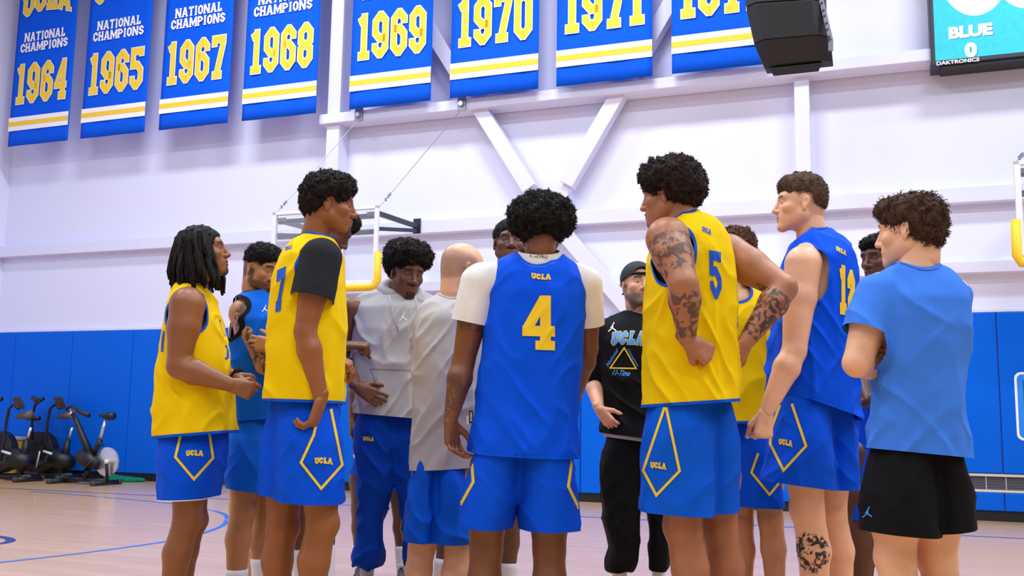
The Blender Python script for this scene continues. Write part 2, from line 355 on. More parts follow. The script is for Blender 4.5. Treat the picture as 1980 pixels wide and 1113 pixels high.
for u0, yr in BAN:
    u1 = u0+1.285; z0 = 5.375; z1 = 9.25; nb = .48; uc = (u0+u1)/2
    e = empty('championship_banner', Wp(uc, z0, nb), BLAB[yr], 'banner', 'championship banners on the back wall')
    nx, nz = 14, 24; vs = []; fs = []; rr = random.Random(yr)
    ph = rr.uniform(0, 6)
    for j in range(nz+1):
        for i in range(nx+1):
            u = u0+(u1-u0)*i/nx; z = z0+(z1-z0)*j/nz
            vs.append(tuple(Wp(u, z, nb-.012-.006*math.sin(i*.9+ph)*(1-j/nz))))
    for j in range(nz):
        for i in range(nx): k = j*(nx+1)+i; fs.append((k, k+1, k+nx+2, k+nx+1))
    me = bpy.data.meshes.new('cloth'); me.from_pydata(vs, [], fs); me.update(); me.polygons.foreach_set('use_smooth', [True]*len(fs))
    o = link('cloth', me, e, M_BAN); o.matrix_parent_inverse = parent_inv(e)
    sd = o.modifiers.new('t', 'SOLIDIFY'); sd.thickness = .004
    MB().tube([Wp(u0-.02, z1, nb-.012), Wp(u1+.02, z1, nb-.012)], .02).build('hanging_rod', M_GREY, e)
    def rect(a, b, c, d, m, nm, n): flat(nm, [(a, c), (b, c), (b, d), (a, d)], [(0, 1, 2, 3)], n, m, e)
    rect(u0, u1, z0+.255, z0+.485, M_WHITE, 'white_stripe', nb+.004); rect(u0, u1, z0+.335, z0+.41, M_GOLD, 'gold_stripe', nb+.007)
    # numerals
    for out, m, n, nm in ((.022, M_WHITE, nb+.005, 'numeral_outline'), (0, M_GOLD, nb+.009, 'numeral')):
        Q, wd = word(yr, .16, .46, .09, out)
        sx = 1.09/wd; quads_obj(nm, Q, n, m, e, lambda p: (uc-.545+p[0]*sx, z0+.71+p[1]*.68))
    for txt, zz, tw in (('NATIONAL', 1.78, .88), ('CHAMPIONS', 1.60, 1.02)):
        Q, wd = word(txt, .2, .6, .08); sx = tw/wd
        quads_obj('lettering', Q, nb+.006, M_WHITE, e, lambda p: (uc-tw/2+p[0]*sx, z0+zz+p[1]*.155))
    for out, m, n in ((.035, M_WHITE, nb+.005), (0, M_GOLD, nb+.009)):
        Q, wd = word('UCLA', .24, .72, .07, out); sx = 1.04/wd
        quads_obj('school_lettering', Q, n, m, e, lambda p: (uc-.52+p[0]*sx, z0+2.2+p[1]*.4+.1*(1-((p[0]*sx-.52)/.52)**2)))

# ================================================================ backboards
M_GLASS = mat('board_glass', (.93, .96, 1, 1), .03, trans=.94); M_FRAME = mat('board_frame', 'e2e2f0', .4); M_YPAD = mat('yellow_padding', 'f2c31e', .5); M_ARM = mat('dark_arm', '30343e', .45, .3)
NB = 1.3
def board(u0, u1, z0, z1, label, zc=5.25, nc=.36, ins=.05):
    e = empty('basketball_backboard', Wp((u0+u1)/2, z0, NB), label, 'backboard')
    MB().wbox(u0+.03, u1-.03, z0+.03, z1-.03, NB-.012, NB).build('glass', M_GLASS, e)
    f = MB(); t = .06
    f.wbox(u0, u1, z1-.045, z1, NB-.03, NB+.01); f.wbox(u0, u1, z0, z0+t, NB-.03, NB+.01); f.wbox(u0, u0+t, z0, z1, NB-.03, NB+.01); f.wbox(u1-t, u1, z0, z1, NB-.03, NB+.01)
    f.build('frame', M_FRAME, e, bevel=.006)
    r = .05; uc = (u0+u1)/2
    pts = [Wp(u0-.005, z0+.42, NB-.01), Wp(u0-.01, z0+.05, NB-.01), Wp(u0+.03, z0-.02, NB-.01), Wp(u0+.12, z0-.03, NB-.01), Wp(u1-.12, z0-.03, NB-.01), Wp(u1-.03, z0-.02, NB-.01), Wp(u1+.01, z0+.05, NB-.01), Wp(u1+.005, z0+.42, NB-.01)]
    MB().tube(pts, r, 10).build('edge_padding', M_YPAD, e, smooth=True)
    for u in (u0+ins, u1-ins+.02):
        a = MB().beam(Wp(u, z1-.1, NB-.04), Wp(u+.02, 3.68, .15), .05, .06, (0, 0, 1)).build('support_arm', M_ARM, e)
        MB().wbox(u-.04, u+.07, 3.58, 3.79, .15, .17).build('wall_plate', M_ARM, e)
        MB().beam(Wp(u, z1-.3, NB-.05), Wp(u+.02, 3.62, .16), .04, .05, (0, 0, 1)).build('lower_arm', M_ARM, e)
    MB().beam(Wp(u0+.05, z1-.12, NB-.07), Wp(u1-.05, z1-.12, NB-.07), .05, .06, (0, 0, 1)).build('cross_bar', M_ARM, e)
    MB().beam(Wp(u0+.05, z1-.33, NB-.07), Wp(u1-.05, z1-.33, NB-.07), .05, .06, (0, 0, 1)).build('cross_bar', M_ARM, e)
    for u in (u0+.12, u1-.12): MB().wbox(u-.07, u+.07, z1-.125, z1-.075, NB-.03, NB-.013).build('clamp', M_GREY, e)
    # target square, ring and net on the court side
    sq = MB(); a, b, c, d = uc-.3, uc+.3, z0+.18, z0+.63
    for q in ((a, b, c, c+.05), (a, b, d-.05, d), (a, a+.05, c, d), (b-.05, b, c, d)): sq.wbox(q[0], q[1], q[2], q[3], NB, NB+.002)
    sq.build('target_square', M_FRAME, e)
    rim = MB().tube([Wp(uc+.23*math.cos(t), z0+.15, NB+.38+.23*math.sin(t)) for t in np.linspace(0, 2*math.pi, 25)[:-1]], .009, 6, True).wbox(uc-.09, uc+.09, z0+.08, z0+.2, NB, NB+.16)
    rim.build('rim', mat('rim_orange', 'd8541c', .4), e)
    net = MB()
    for k in range(12):
        for sg in (1, -1):
            pts = []
            for j in range(6):
                t = 2*math.pi*(k+sg*j*.5)/12; rr_ = .225-.02*j+.004*j*j*.3; pts.append(Wp(uc+rr_*math.cos(t), z0+.15-.08*j, NB+.38+rr_*math.sin(t)))
            net.tube(pts, .004, 3)
    net.build('net', M_WHITE, e)
    for u in (u0+.03, u1-.0):
        t_ = Wp(u+.72 if u > uc else u+.7, zc, nc)
        MB().tube([Wp(u, z1, NB-.04), t_], .006, 4).build('guy_cable', M_GREY, e)
        for k in (.06, .09, .11): p = Wp(u, z1, NB-.04)*(1-k)+t_*k; MB().tube([p-np.array([0, 0, .02]), p+np.array([0, 0, .02])], .016, 5).build('cable_clip', M_GREY, e)
        c_ = np.array(t_); uu = c_.dot(WE); cb = MB().wbox(uu-.06, uu+.06, zc-.03, zc+.16, nc-.008, nc+.02).build('cable_bracket', M_GREY, e)
        MB().tube([Wp(uu, zc+.06, nc+.01), Wp(uu, zc+.06, nc+.06)], .035, 8).build('pulley', mat('pulley_steel', 'c4c4d0', .3, .7), cb)
board(-7.69, -6.07, 2.71, 3.745, 'glass backboard with yellow padding behind the tall yellow jersey player')
board(1.285, 2.9, 2.71, 3.745, 'glass backboard with yellow padding right of the light blue tee', 4.7, .01, .55)

# ================================================================ scoreboard, sign, loudspeaker
NS = .42
e = empty('video_scoreboard', Wp(2.2, 5.15, NS), 'teal LED video scoreboard with dark frame reading BLUE 0', 'scoreboard')
su0, sz0 = onwall(1801, 127, NS); su1 = su0+2.6; sz1 = sz0+3.2
MB().wbox(su0, su1, sz0, sz1, .05, NS).build('cabinet', mat('cabinet_dark', '23263c', .5), e, bevel=.01)
MB().wbox(su0+.1, su1, sz0-.035, sz0+.03, .1, NS-.03).build('lower_rail', mat('rail_black', '0a0a0e', .5), e)
fr = .045; MB().wbox(su0+fr, su1-fr, sz0+.05, sz1-fr, NS-.002, NS+.004).build('screen', mat('led_teal', '22aebf', .6, emit=.5, var=.25, vscale=18), e)
ME_W = mat('led_white', 'ffffff', .6, emit=1.0); ME_Y = mat('led_cream', 'fff6d8', .6, emit=1.0); ME_D = mat('led_shadow', '1c6f96', .6, emit=.2)
def sfont(txt, x0, yb, x1, yh, m, n, nm, bold=.0, dx=0, dy=0):
    vs, fs, wd = font2d(txt, bold); a = onwall(x0+dx, yb[0]+dy, n); b = onwall(x1+dx, yb[1]+dy, n); h = onwall(x0+dx, yb[0]+dy-yh, n)[1]-a[1]
    sx = (b[0]-a[0])/wd; hh = vs[:, 1].max()
    flat(nm, [(a[0]+p[0]*sx, a[1]+p[1]/hh*h) for p in vs], fs, n, m, e)
sfont('BLUE', 1835, (76, 69), 1920, 23, ME_D, NS+.005, 'lettering_shadow', .05, 1.5, 1.5)
sfont('BLUE', 1835, (76, 69), 1920, 23, ME_W, NS+.007, 'lettering', .05)
sfont('0', 1866, (112, 110), 1890, 29, ME_D, NS+.005, 'score_shadow', .06, 1.5, 1.5)
sfont('0', 1866, (112, 110), 1890, 29, ME_W, NS+.007, 'score', .06)
sfont('DAKTRONICS', 1811, (126.5, 117.5), 1894, 7.5, M_WHITE, NS+.009, 'maker_lettering', .03)
def disc(cx, cy, rx, ry, m, n, nm):
    V = [onwall(cx+rx*math.cos(t), cy+ry*math.sin(t), n) for t in np.linspace(0, 2*math.pi, 49)[:-1]]
    flat(nm, V, [tuple(range(47, -1, -1))], n, m, e)
for k, (cx, cy) in enumerate(((1883, -62), (1983, -76))):
    disc(cx, cy, 70, 92, ME_W, NS+.006+k*.002, 'digit'); disc(cx, cy, 54, 74, ME_Y, NS+.010+k*.002, 'digit_face'); disc(cx, cy, 14, 40, mat('led_teal', '', 0), NS+.014, 'digit_hole')
# sign on the pads
su, sz = onwall(1967, 851, .064); su2, sz2 = onwall(1963, 719, .064)
e = empty('pad_sign', Wp(su, sz, .064), 'blue sign with rounded white border on the wall pad', 'sign')
def rrect(u0, u1, z0, z1, r, k=6):
    P = []
    for cx, cz, a0 in ((u1-r, z1-r, 0), (u0+r, z1-r, 90), (u0+r, z0+r, 180), (u1-r, z0+r, 270)):
        for i in range(k+1): t = math.radians(a0+90*i/k); P.append((cx+r*math.cos(t), cz+r*math.sin(t)))
    return P
for d, m, n, nm in ((0, M_WHITE, .0645, 'border'), (.025, mat('sign_blue', '1486f0', .5), .066, 'face')):
    P = rrect(su+d, su+1.3-d, sz+d, sz2-d, .07-d*.6); k = len(P); V = [Wp(u, z, n) for u, z in P]+[Wp(u, z, n-.004) for u, z in P]
    MB().add(V, [tuple(range(k-1, -1, -1)), tuple(range(k, 2*k))]+[(i, (i+1) % k, k+(i+1) % k, k+i) for i in range(k)]).build(nm, m, e)
flat('lettering', [(su+.082, sz+.3), (su+.16, sz+.3), (su+.16, sz2-.09), (su+.082, sz2-.09)], [(0, 1, 2, 3)], .0672, mat('sign_mark', '2a4aa8', .5), e)
# loudspeaker array: three stacked cabinets on a curve
NL = 2.2
M_SPK = mat('speaker_black', '1b1a20', .7, bump=.15, bscale=300)
e = empty('hanging_loudspeaker', WX(1540, 145, NL), 'black curved loudspeaker array hanging beside the last banner', 'loudspeaker')
def srow(xl, xr, y, yr, nn, ch=.14, back=.42):
    a = WX(xl, y, nn); b = WX(xr, yr, nn); d = (b-a)
    return [a-WN*(-back)*1, a+d*.0+WN*.1, a+d*ch, a+d*(1-ch*1.15), b+WN*.1, b+WN*back]
rows = [srow(1428, 1588, -330, -345, NL+.05), srow(1433, 1590, -120, -132, NL+.08), srow(1440, 1594, 8, -3, NL+.06), srow(1456, 1604, 79, 66, NL-.03), srow(1478, 1609, 128, 113, NL-.2, .2, .26)]
for k in range(len(rows)-1):
    a, b = rows[k], rows[k+1]; n = len(a); mb = MB()
    g = .985; b2 = [p+(q-p)*g for p, q in zip(a, b)]
    mb.add(a+b2, [(i, n+i, n+i+1, i+1) for i in range(n-1)]+[(0, n-1, 2*n-1, n), tuple(range(n)), tuple(range(2*n-1, n-1, -1))])
    mb.build('cabinet', M_SPK, e, bevel=.008)
lo_ = rows[-1]; c = [WX(1496, 147, NL-.26), WX(1583, 138, NL-.26), WX(1583, 138, NL-.5), WX(1496, 147, NL-.5)]
t_ = [WX(1486, 131, NL-.23), WX(1589, 121, NL-.23), WX(1589, 121, NL-.5), WX(1486, 131, NL-.5)]
MB().hexa(c+t_).build('bottom_cap', M_SPK, e, bevel=.006)
sp = [WX(x, y, NL-.02) for x, y in ((1588, -20), (1594, 4), (1600, 30), (1606, 55), (1611, 76), (1611, 98))]
mb = MB(); o = [p-CR*.05 for p in sp]; n = len(sp); mb.add(sp+o+[p+WN*.012 for p in sp]+[p+WN*.012 for p in o], [(i, i+1, n+i+1, n+i) for i in range(n-1)]+[(2*n+i, 3*n+i, 3*n+i+1, 2*n+i+1) for i in range(n-1)]+[(i, 2*n+i, 2*n+i+1, i+1) for i in range(n-1)])
mb.build('rigging_plate', mat('plate_grey', '6c6c7c', .5), e)
for x, y in ((1593, 6), (1596, 20), (1598, 31), (1602, 45), (1604, 57), (1607, 71), (1609, 76)):
    p = WX(x-4, y, NL-.0); MB().tube([p, p-WN*.01], .012, 6).build('rigging_pin', M_BLACK, e)
MB().tube([WX(1500, -340, NL-.2), WX(1500, -340, NL-.2)+np.array([0, 0, 2.2])], .02, 6).build('hanging_cable', M_GREY, e)

# ================================================================ exercise bikes
M_BK = mat('bike_black', '0d0f16', .45); M_SIL = mat('bike_silver', 'c9ccd8', .28, .8); M_RUB = mat('rubber_grey', '3a3a40', .7); M_LB = mat('logo_pale', 'd4d4dc', .6)
NBK = 1.0
def B(x, y, n=NBK): return WX(x, y, n)
def disc3(name, x, y, r, n, th, m, parent, seg=28, cone=0.0):
    c = B(x, y, n); ax = WN; a = WE; b = np.array([0, 0, 1.]); V = []; F = []
    for sgn in (0, 1):
        for k in range(seg):
            t = 2*math.pi*k/seg; V.append(c+ax*(th*sgn)+r*(math.cos(t)*a+math.sin(t)*b))
    V += [c-ax*cone, c+ax*(th+cone)]
    for k in range(seg): F += [(k, (k+1) % seg, seg+(k+1) % seg, seg+k), (k, 2*seg, (k+1) % seg), (seg+k, seg+(k+1) % seg, 2*seg+1)]
    return MB().add(V, F).build(name, m, parent)
def tb(name, pts, r, m, parent, n=8): return MB().tube(pts, r, n).build(name, m, parent, smooth=True)
def footed(e, x0, x1, y, n0=NBK+.15, n1=NBK-.2):
    for xa in (x0, x1):
        p = B(xa, y, NBK); p[2] = .035; s = p-WN*.25; q = p+WN*.25
        tb('foot_bar', [s, q], .033, M_BK, e); 
        for r_ in (s, q): tb('foot_cap', [r_-WN*.03, r_+WN*.03], .04, M_RUB, e)
# spinning bike with silver flywheel
e = empty('spin_bike', B(165, 925)*np.array([1, 1, 0]), 'black spin bike with bare silver flywheel by the green towel', 'exercise bike')
disc3('flywheel', 206, 892, .205, NBK-.03, .03, M_SIL, e, cone=.02); tb('hub', [B(206, 892, NBK+.08), B(206, 892, NBK-.1)], .035, mat('hub_cream', 'e0d8c4', .5), e)
tb('main_frame', [B(178, 885), B(160, 845), B(147, 812), B(140, 800)], [.06, .05, .04, .035], M_BK, e)
tb('seat_tube', [B(180, 880), B(188, 862), B(194, 850)], .04, M_BK, e); tb('seat_post', [B(193, 851), B(204, 812)], .026, M_SIL, e)
tb('clamp_knob', [B(194, 858, NBK+.08), B(198, 860, NBK+.08)], .025, M_BK, e)
MB().tube([B(193, 802), B(200, 803), B(210, 804), B(220, 804)], [.02, .035, .06, .055], 8).build('saddle', M_BK, e, smooth=True)
tb('stem', [B(140, 806), B(134, 792)], .025, M_SIL, e)
for dn in (-.17, .17): tb('handlebar', [B(134, 795, NBK), B(128, 790, NBK+dn), B(140, 783, NBK+dn), B(152, 795, NBK+dn), B(172, 803, NBK+dn)], [.02, .02, .02, .03, .035], M_BK, e)
tb('brake_tab', [B(144, 797, NBK+.06), B(146, 793, NBK+.06)], .012, mat('red_plastic', 'c8201c', .5), e)
MB().tube([B(155, 880, NBK), B(172, 888, NBK), B(190, 900, NBK)], [.1, .13, .07], 10).build('chain_guard', M_BK, e, smooth=True)
tb('crank_arm', [B(176, 890, NBK+.1), B(168, 905, NBK+.1)], .018, M_BK, e); MB().hexa([B(162, 910, NBK+q)+np.array([0, 0, z]) for z in (0, .03) for q in (.1, .2)]+[B(172, 910, NBK+q)+np.array([0, 0, z]) for z in (0, .03) for q in (.1, .2)]).build('pedal', M_BK, e)
q1 = B(165, 925); q1[2] = .06; q2 = B(208, 925); q2[2] = .06
tb('base_rail', [B(120, 922)*np.array([1, 1, 0])+np.array([0, 0, .06]), q1, q2], .03, M_BK, e); tb('front_strut', [q2, B(206, 892, NBK+.05)], .025, M_BK, e); tb('rear_strut', [q1, B(178, 882)], .045, M_BK, e)
footed(e, 122, 206, 925)
# fan bikes
def fan_bike(x, label, N2=.42):
    dx = x-75
    e = empty('fan_bike', B(x, 925)*np.array([1, 1, 0]), label, 'exercise bike', 'fan bikes against the blue pads')
    def b(xx, yy, n=N2): return B(xx+dx, yy, n)
    for k in range(9):
        r_ = .30*(k+1)/9; c = b(72, 872, N2+.1)
        MB().tube([c+r_*(math.cos(t)*WE+math.sin(t)*np.array([0, 0, 1])) for t in np.linspace(0, 2*math.pi, 29)[:-1]], .006, 4, True).build('fan_guard_ring', M_BK, e)
    disc3('fan_housing', 72+dx, 872, .30, N2+.02, .14, M_BK, e, cone=.03)
    for k in range(10): t = 2*math.pi*k/10; c = b(72, 872, N2+.09); MB().tube([c, c+.3*(math.cos(t)*WE+math.sin(t)*np.array([0, 0, 1]))], .006, 4).build('guard_spoke', M_RUB, e)
    for dn in (-.2, .2):
        tb('arm_lever', [b(82, 890, N2+dn), b(88, 850, N2+dn), b(92, 815, N2+dn), b(97, 790, N2+dn), b(106, 781, N2+dn), b(116, 790, N2+dn)], .022, M_BK, e)
        tb('upright_lever', [b(62, 850, N2+dn), b(62, 805, N2+dn), b(68, 782, N2+dn), b(78, 775, N2+dn)], .022, M_BK, e)
        tb('grip', [b(52, 808, N2+dn), b(76, 808, N2+dn)], .035, M_BK, e)
    MB().hexa([b(104, 767, N2-.1), b(120, 767, N2-.1), b(120, 767, N2+.1), b(104, 767, N2+.1), b(110, 790, N2-.1), b(130, 790, N2-.1), b(130, 790, N2+.1), b(110, 790, N2+.1)]).build('console', mat('console_brown', '33211a', .5), e, bevel=.01)
    MB().tube([b(62, 768), b(72, 775), b(84, 770)], [.03, .05, .03], 8).build('upper_console', M_BK, e, smooth=True)
    tb('seat_column', [b(125, 890), b(131, 850)], [.07, .045], M_BK, e); tb('seat_post', [b(133, 848), b(140, 826)], .022, M_SIL, e)
    MB().tube([b(112, 805), b(128, 803), b(140, 800)], [.03, .05, .06], 8).build('saddle', mat('saddle_worn', '6a5a50', .7), e, smooth=True)
    MB().tube([b(85, 900), b(110, 885), b(135, 895)], [.12, .16, .12], 10).build('drive_housing', M_BK, e, smooth=True)
    tb('label_strip', [b(70, 903, N2+.24), b(77, 872, N2+.24)], .012, M_LB, e); tb('pedal', [b(84, 872, N2+.26), b(100, 877, N2+.26)], .02, M_LB, e)
    a = b(40, 925); a[2] = .06; c = b(140, 925); c[2] = .06; tb('base_rail', [a, c], .045, M_BK, e)
    tb('fan_strut', [a*.6+c*.4, b(72, 872)], .05, M_BK, e); tb('seat_strut', [a*.2+c*.8, b(118, 890)], .05, M_BK, e)
    for xa in (42+dx, 138+dx):
        p = B(xa, 925, N2); p[2] = .04; tb('foot_bar', [p-WN*.27, p+WN*.22], .037, M_BK, e)
        for r_ in (p-WN*.27, p+WN*.22): tb('transport_wheel', [r_-WN*.02, r_+WN*.02], .04, M_RUB, e)
fan_bike(75, 'black fan bike with round cage beside the spin bike')
fan_bike(-5, 'black fan bike standing in the gym corner', 1.05)
# storage box and towel
u0, _ = onwall(8, 900, .3); u1, _ = onwall(38, 900, .3)
e = empty('storage_box', Wp((u0+u1)/2, 0, .3), 'yellow storage box with pale lid behind the fan bikes', 'box')
MB().wbox(u0, u1, 0, .56, .1, .4).build('body', mat('box_yellow', 'd8a312', .5), e, bevel=.02); MB().wbox(u0-.01, u1+.01, .56, .62, .09, .41).build('lid', mat('box_lid', 'b4aaa4', .5), e, bevel=.015)
# ================================================================ figure tools: distance fields turned into meshes
def vnoise(P):
    P = np.asarray(P, np.float64); I = np.floor(P).astype(np.int64); f = P-I; f = f*f*(3-2*f); out = 0
    for dx in (0, 1):
        wx = f[..., 0] if dx else 1-f[..., 0]
        for dy in (0, 1):
            wy = f[..., 1] if dy else 1-f[..., 1]
            for dz in (0, 1):
                wz = f[..., 2] if dz else 1-f[..., 2]
                h = ((I[..., 0]+dx)*374761393+(I[..., 1]+dy)*668265263+(I[..., 2]+dz)*2147483647) & 0xffffffff
                h = ((h ^ (h >> 13))*1274126177) & 0xffffffff; h = (h ^ (h >> 16)) & 0xffff
                out = out+wx*wy*wz*(h/32767.5-1)
    return out
def fbm(P, o=3): return sum(vnoise(np.asarray(P)*2**k+7.3*k)/2**k for k in range(o))
class Field:
    def __init__(s, lo, hi, h):
        s.h = h; s.lo = np.array(lo)-3*h; n = np.ceil((np.array(hi)+3*h-s.lo)/h).astype(int)+1
        s.ax = [s.lo[i]+h*np.arange(n[i]) for i in range(3)]; s.F = np.full(n, 10., np.float32)
    def sub(s, lo, hi):
        sl = []
        for i in range(3):
            a = max(0, int((lo[i]-s.lo[i])/s.h)); b = min(len(s.ax[i]), int((hi[i]-s.lo[i])/s.h)+2); sl.append(slice(a, max(a, b)))
        return tuple(sl), s.ax[0][sl[0]][:, None, None].astype(np.float32), s.ax[1][sl[1]][None, :, None].astype(np.float32), s.ax[2][sl[2]][None, None, :].astype(np.float32)
    def put(s, prim, k=.02):
        lo, hi = prim.box(); m = k+2*s.h+.005; sl, X, Y, Z = s.sub(lo-m, hi+m)
        if 0 in s.F[sl].shape: return
        d = prim.d(X, Y, Z); A = s.F[sl]
        if prim.op == '+':
            if k <= 0: s.F[sl] = np.minimum(A, d); return
            h = np.clip(.5+.5*(d-A)/k, 0, 1); s.F[sl] = A*h+d*(1-h)-k*h*(1-h)
        else:
            d = -d; h = np.clip(.5-.5*(d-A)/max(k, 1e-6), 0, 1); s.F[sl] = A*h+d*(1-h)+k*h*(1-h)
    def nets(s):
        F = s.F; S = F < 0; n = F.shape
        c = np.zeros((n[0]-1, n[1]-1, n[2]-1), np.int8)
        for i in (0, 1):
            for j in (0, 1):
                for k in (0, 1): c += S[i:n[0]-1+i, j:n[1]-1+j, k:n[2]-1+k]
        act = (c > 0) & (c < 8); idx = np.argwhere(act); m = len(idx)
        ID = np.full(c.shape, -1, np.int32); ID[act] = np.arange(m)
        I, J, K = idx.T; val = {}
        for i in (0, 1):
            for j in (0, 1):
                for k in (0, 1): val[i, j, k] = F[I+i, J+j, K+k].astype(np.float64)
        acc = np.zeros((m, 3)); cnt = np.zeros(m)
        for a in range(3):
            for p in (0, 1):
                for q in (0, 1):
                    c0 = [0, 0, 0]; o = [x for x in range(3) if x != a]; c0[o[0]] = p; c0[o[1]] = q; c1 = list(c0); c1[a] = 1
                    v0, v1 = val[tuple(c0)], val[tuple(c1)]; x = (v0 < 0) != (v1 < 0); t = np.where(x, v0/np.where(x, v0-v1, 1), 0)
                    P = np.array(c0, float)[None, :].repeat(m, 0); P[:, a] = t; acc[x] += P[x]; cnt[x] += 1
        V = (idx+acc/cnt[:, None])*s.h+s.lo
        Q = []
        for a in range(3):
            b, c_ = (a+1) % 3, (a+2) % 3
            s0 = [slice(None)]*3; s1 = [slice(None)]*3; s0[a] = slice(0, n[a]-1); s1[a] = slice(1, n[a])
            ch = S[tuple(s0)] != S[tuple(s1)]; e = np.argwhere(ch)
            e = e[(e[:, b] > 0) & (e[:, b] < n[b]-1) & (e[:, c_] > 0) & (e[:, c_] < n[c_]-1)]
            def cell(db, dc): q = e.copy(); q[:, b] -= db; q[:, c_] -= dc; return ID[q[:, 0], q[:, 1], q[:, 2]]
            quad = np.stack([cell(1, 1), cell(0, 1), cell(0, 0), cell(1, 0)], 1)
            fl_ = ~S[e[:, 0], e[:, 1], e[:, 2]]; quad[fl_] = quad[fl_][:, ::-1]; Q.append(quad)
        return V, np.concatenate(Q)
class Cone:
    op = '+'
    def __init__(s, a, b, r0, r1, fl=None, fs=1.0): s.a = np.array(a, float); s.b = np.array(b, float); s.r0 = r0; s.r1 = r1; s.fl = None if fl is None else np.array(fl, float)/np.linalg.norm(fl); s.fs = fs
    def box(s): r = max(s.r0, s.r1)*max(1, s.fs); return np.minimum(s.a, s.b)-r, np.maximum(s.a, s.b)+r
    def d(s, X, Y, Z):
        ab = s.b-s.a; L = ab.dot(ab)+1e-12; px, py, pz = X-s.a[0], Y-s.a[1], Z-s.a[2]
        t = np.clip((px*ab[0]+py*ab[1]+pz*ab[2])/L, 0, 1); vx, vy, vz = px-t*ab[0], py-t*ab[1], pz-t*ab[2]
        if s.fl is not None:
            q = (vx*s.fl[0]+vy*s.fl[1]+vz*s.fl[2])*(1/s.fs-1); vx, vy, vz = vx+q*s.fl[0], vy+q*s.fl[1], vz+q*s.fl[2]
        return np.sqrt(vx*vx+vy*vy+vz*vz)-(s.r0+t*(s.r1-s.r0))
class Ell:
    def __init__(s, c, r, R=None, op='+'): s.c = np.array(c, float); s.r = np.array(r, float); s.R = R; s.op = op
    def box(s): m = s.r if s.R is None else np.full(3, s.r.max()); return s.c-m, s.c+m
    def d(s, X, Y, Z):
        x, y, z = X-s.c[0], Y-s.c[1], Z-s.c[2]
        if s.R is not None: R = s.R; x, y, z = R[0, 0]*x+R[1, 0]*y+R[2, 0]*z, R[0, 1]*x+R[1, 1]*y+R[2, 1]*z, R[0, 2]*x+R[1, 2]*y+R[2, 2]*z
        k = np.sqrt((x/s.r[0])**2+(y/s.r[1])**2+(z/s.r[2])**2); k2 = np.sqrt((x/s.r[0]**2)**2+(y/s.r[1]**2)**2+(z/s.r[2]**2)**2)
        return k*(k-1)/np.maximum(k2, 1e-6)
class Stack:
    """horizontal rounded cross sections piled up: rows of (z, cx, cy, a, b)"""
    op = '+'
    def __init__(s, rows, inset=0.0, n=2.4, zlo=None, zhi=None):
        r = np.array(sorted(rows)); zz = np.arange(r[0, 0], r[-1, 0]+.004, .004); c = [np.interp(zz, r[:, 0], r[:, i]) for i in (1, 2, 3, 4)]
        ker = np.array([1, 2, 3, 4, 5, 6, 5, 4, 3, 2, 1.]); ker /= ker.sum(); p = 5
        c = [np.convolve(np.pad(q, p, mode='edge'), ker, 'valid') for q in c]
        s.zz = zz; s.cx, s.cy = c[0], c[1]; s.A = np.maximum(.01, c[2]-inset); s.B = np.maximum(.01, c[3]-inset); s.n = n
        s.z0 = zz[0] if zlo is None else zlo; s.z1 = (zz[-1] if zhi is None else zhi)-inset
    def box(s): return np.array([(s.cx-s.A).min(), (s.cy-s.B).min(), s.z0]), np.array([(s.cx+s.A).max(), (s.cy+s.B).max(), s.z1])
    def d(s, X, Y, Z):
        cx, cy, a, b = (np.interp(Z, s.zz, q).astype(np.float32) for q in (s.cx, s.cy, s.A, s.B))
        k = (np.abs((X-cx)/a)**s.n+np.abs((Y-cy)/b)**s.n+1e-9)**(1/s.n); d = (k-1)*np.minimum(a, b)
        return np.maximum(d, np.maximum(Z-s.z1, s.z0-Z))
def field_mesh(prims, h, grow=0):
    lo = np.min([p.box()[0] for p, k in prims if p.op == '+'], 0); hi = np.max([p.box()[1] for p, k in prims if p.op == '+'], 0)
    f = Field(lo-.01, hi+.01, h)
    for p, k in prims: f.put(p, k)
    return f.nets()
def normals(V, F):
    n = np.zeros_like(V); a = V[F[:, 1]]-V[F[:, 0]]; b = V[F[:, 2]]-V[F[:, 0]]; c = np.cross(a, b)
    for i in range(F.shape[1]): np.add.at(n, F[:, i], c)
    return n/(np.linalg.norm(n, axis=1)[:, None]+1e-12)
def tris(F): return F if F.shape[1] == 3 else np.concatenate([F[:, [0, 1, 2]], F[:, [0, 2, 3]]])
def components(T, nv):
    """triangles grouped into connected pieces"""
    lab = np.arange(nv)
    while True:
        m = lab[T].min(1); new = lab.copy()
        for i in range(3): np.minimum.at(new, T[:, i], m)
        new = new[new]
        if (new == lab).all(): break
        lab = new
    l = lab[T[:, 0]]; return [T[l == k] for k in np.unique(l)]
def folds(V, fold, seed):
    z = vnoise(V*3.1+seed)*.06; q = V+z[:, None]
    n1 = vnoise(q*np.array([8, 8, 2.2])+seed*3.7)
    r1 = np.clip(1-1.9*np.abs(vnoise(q*np.array([9, 9, 2.6])+seed+40)), 0, 1)**1.6
    d = np.stack([q[:, 0]+.75*q[:, 2], q[:, 1]-.3*q[:, 2], q[:, 2]-.5*q[:, 0]], 1); r2 = np.clip(1-2.2*np.abs(vnoise(d*np.array([9, 8, 2.4])+seed+80)), 0, 1)**1.6
    d = np.stack([q[:, 0]-.8*q[:, 2], q[:, 1]+.3*q[:, 2], q[:, 2]+.5*q[:, 0]], 1); r3 = np.clip(1-2.2*np.abs(vnoise(d*np.array([10, 8, 2.6])+seed+120)), 0, 1)**1.6
    mk = np.clip(.5+1.6*vnoise(V*3.3+seed+9), 0, 1); return 1.7*fold*(n1*.8+r1*.8+r2*1.1*mk+r3*1.1*(1-mk)-.7)
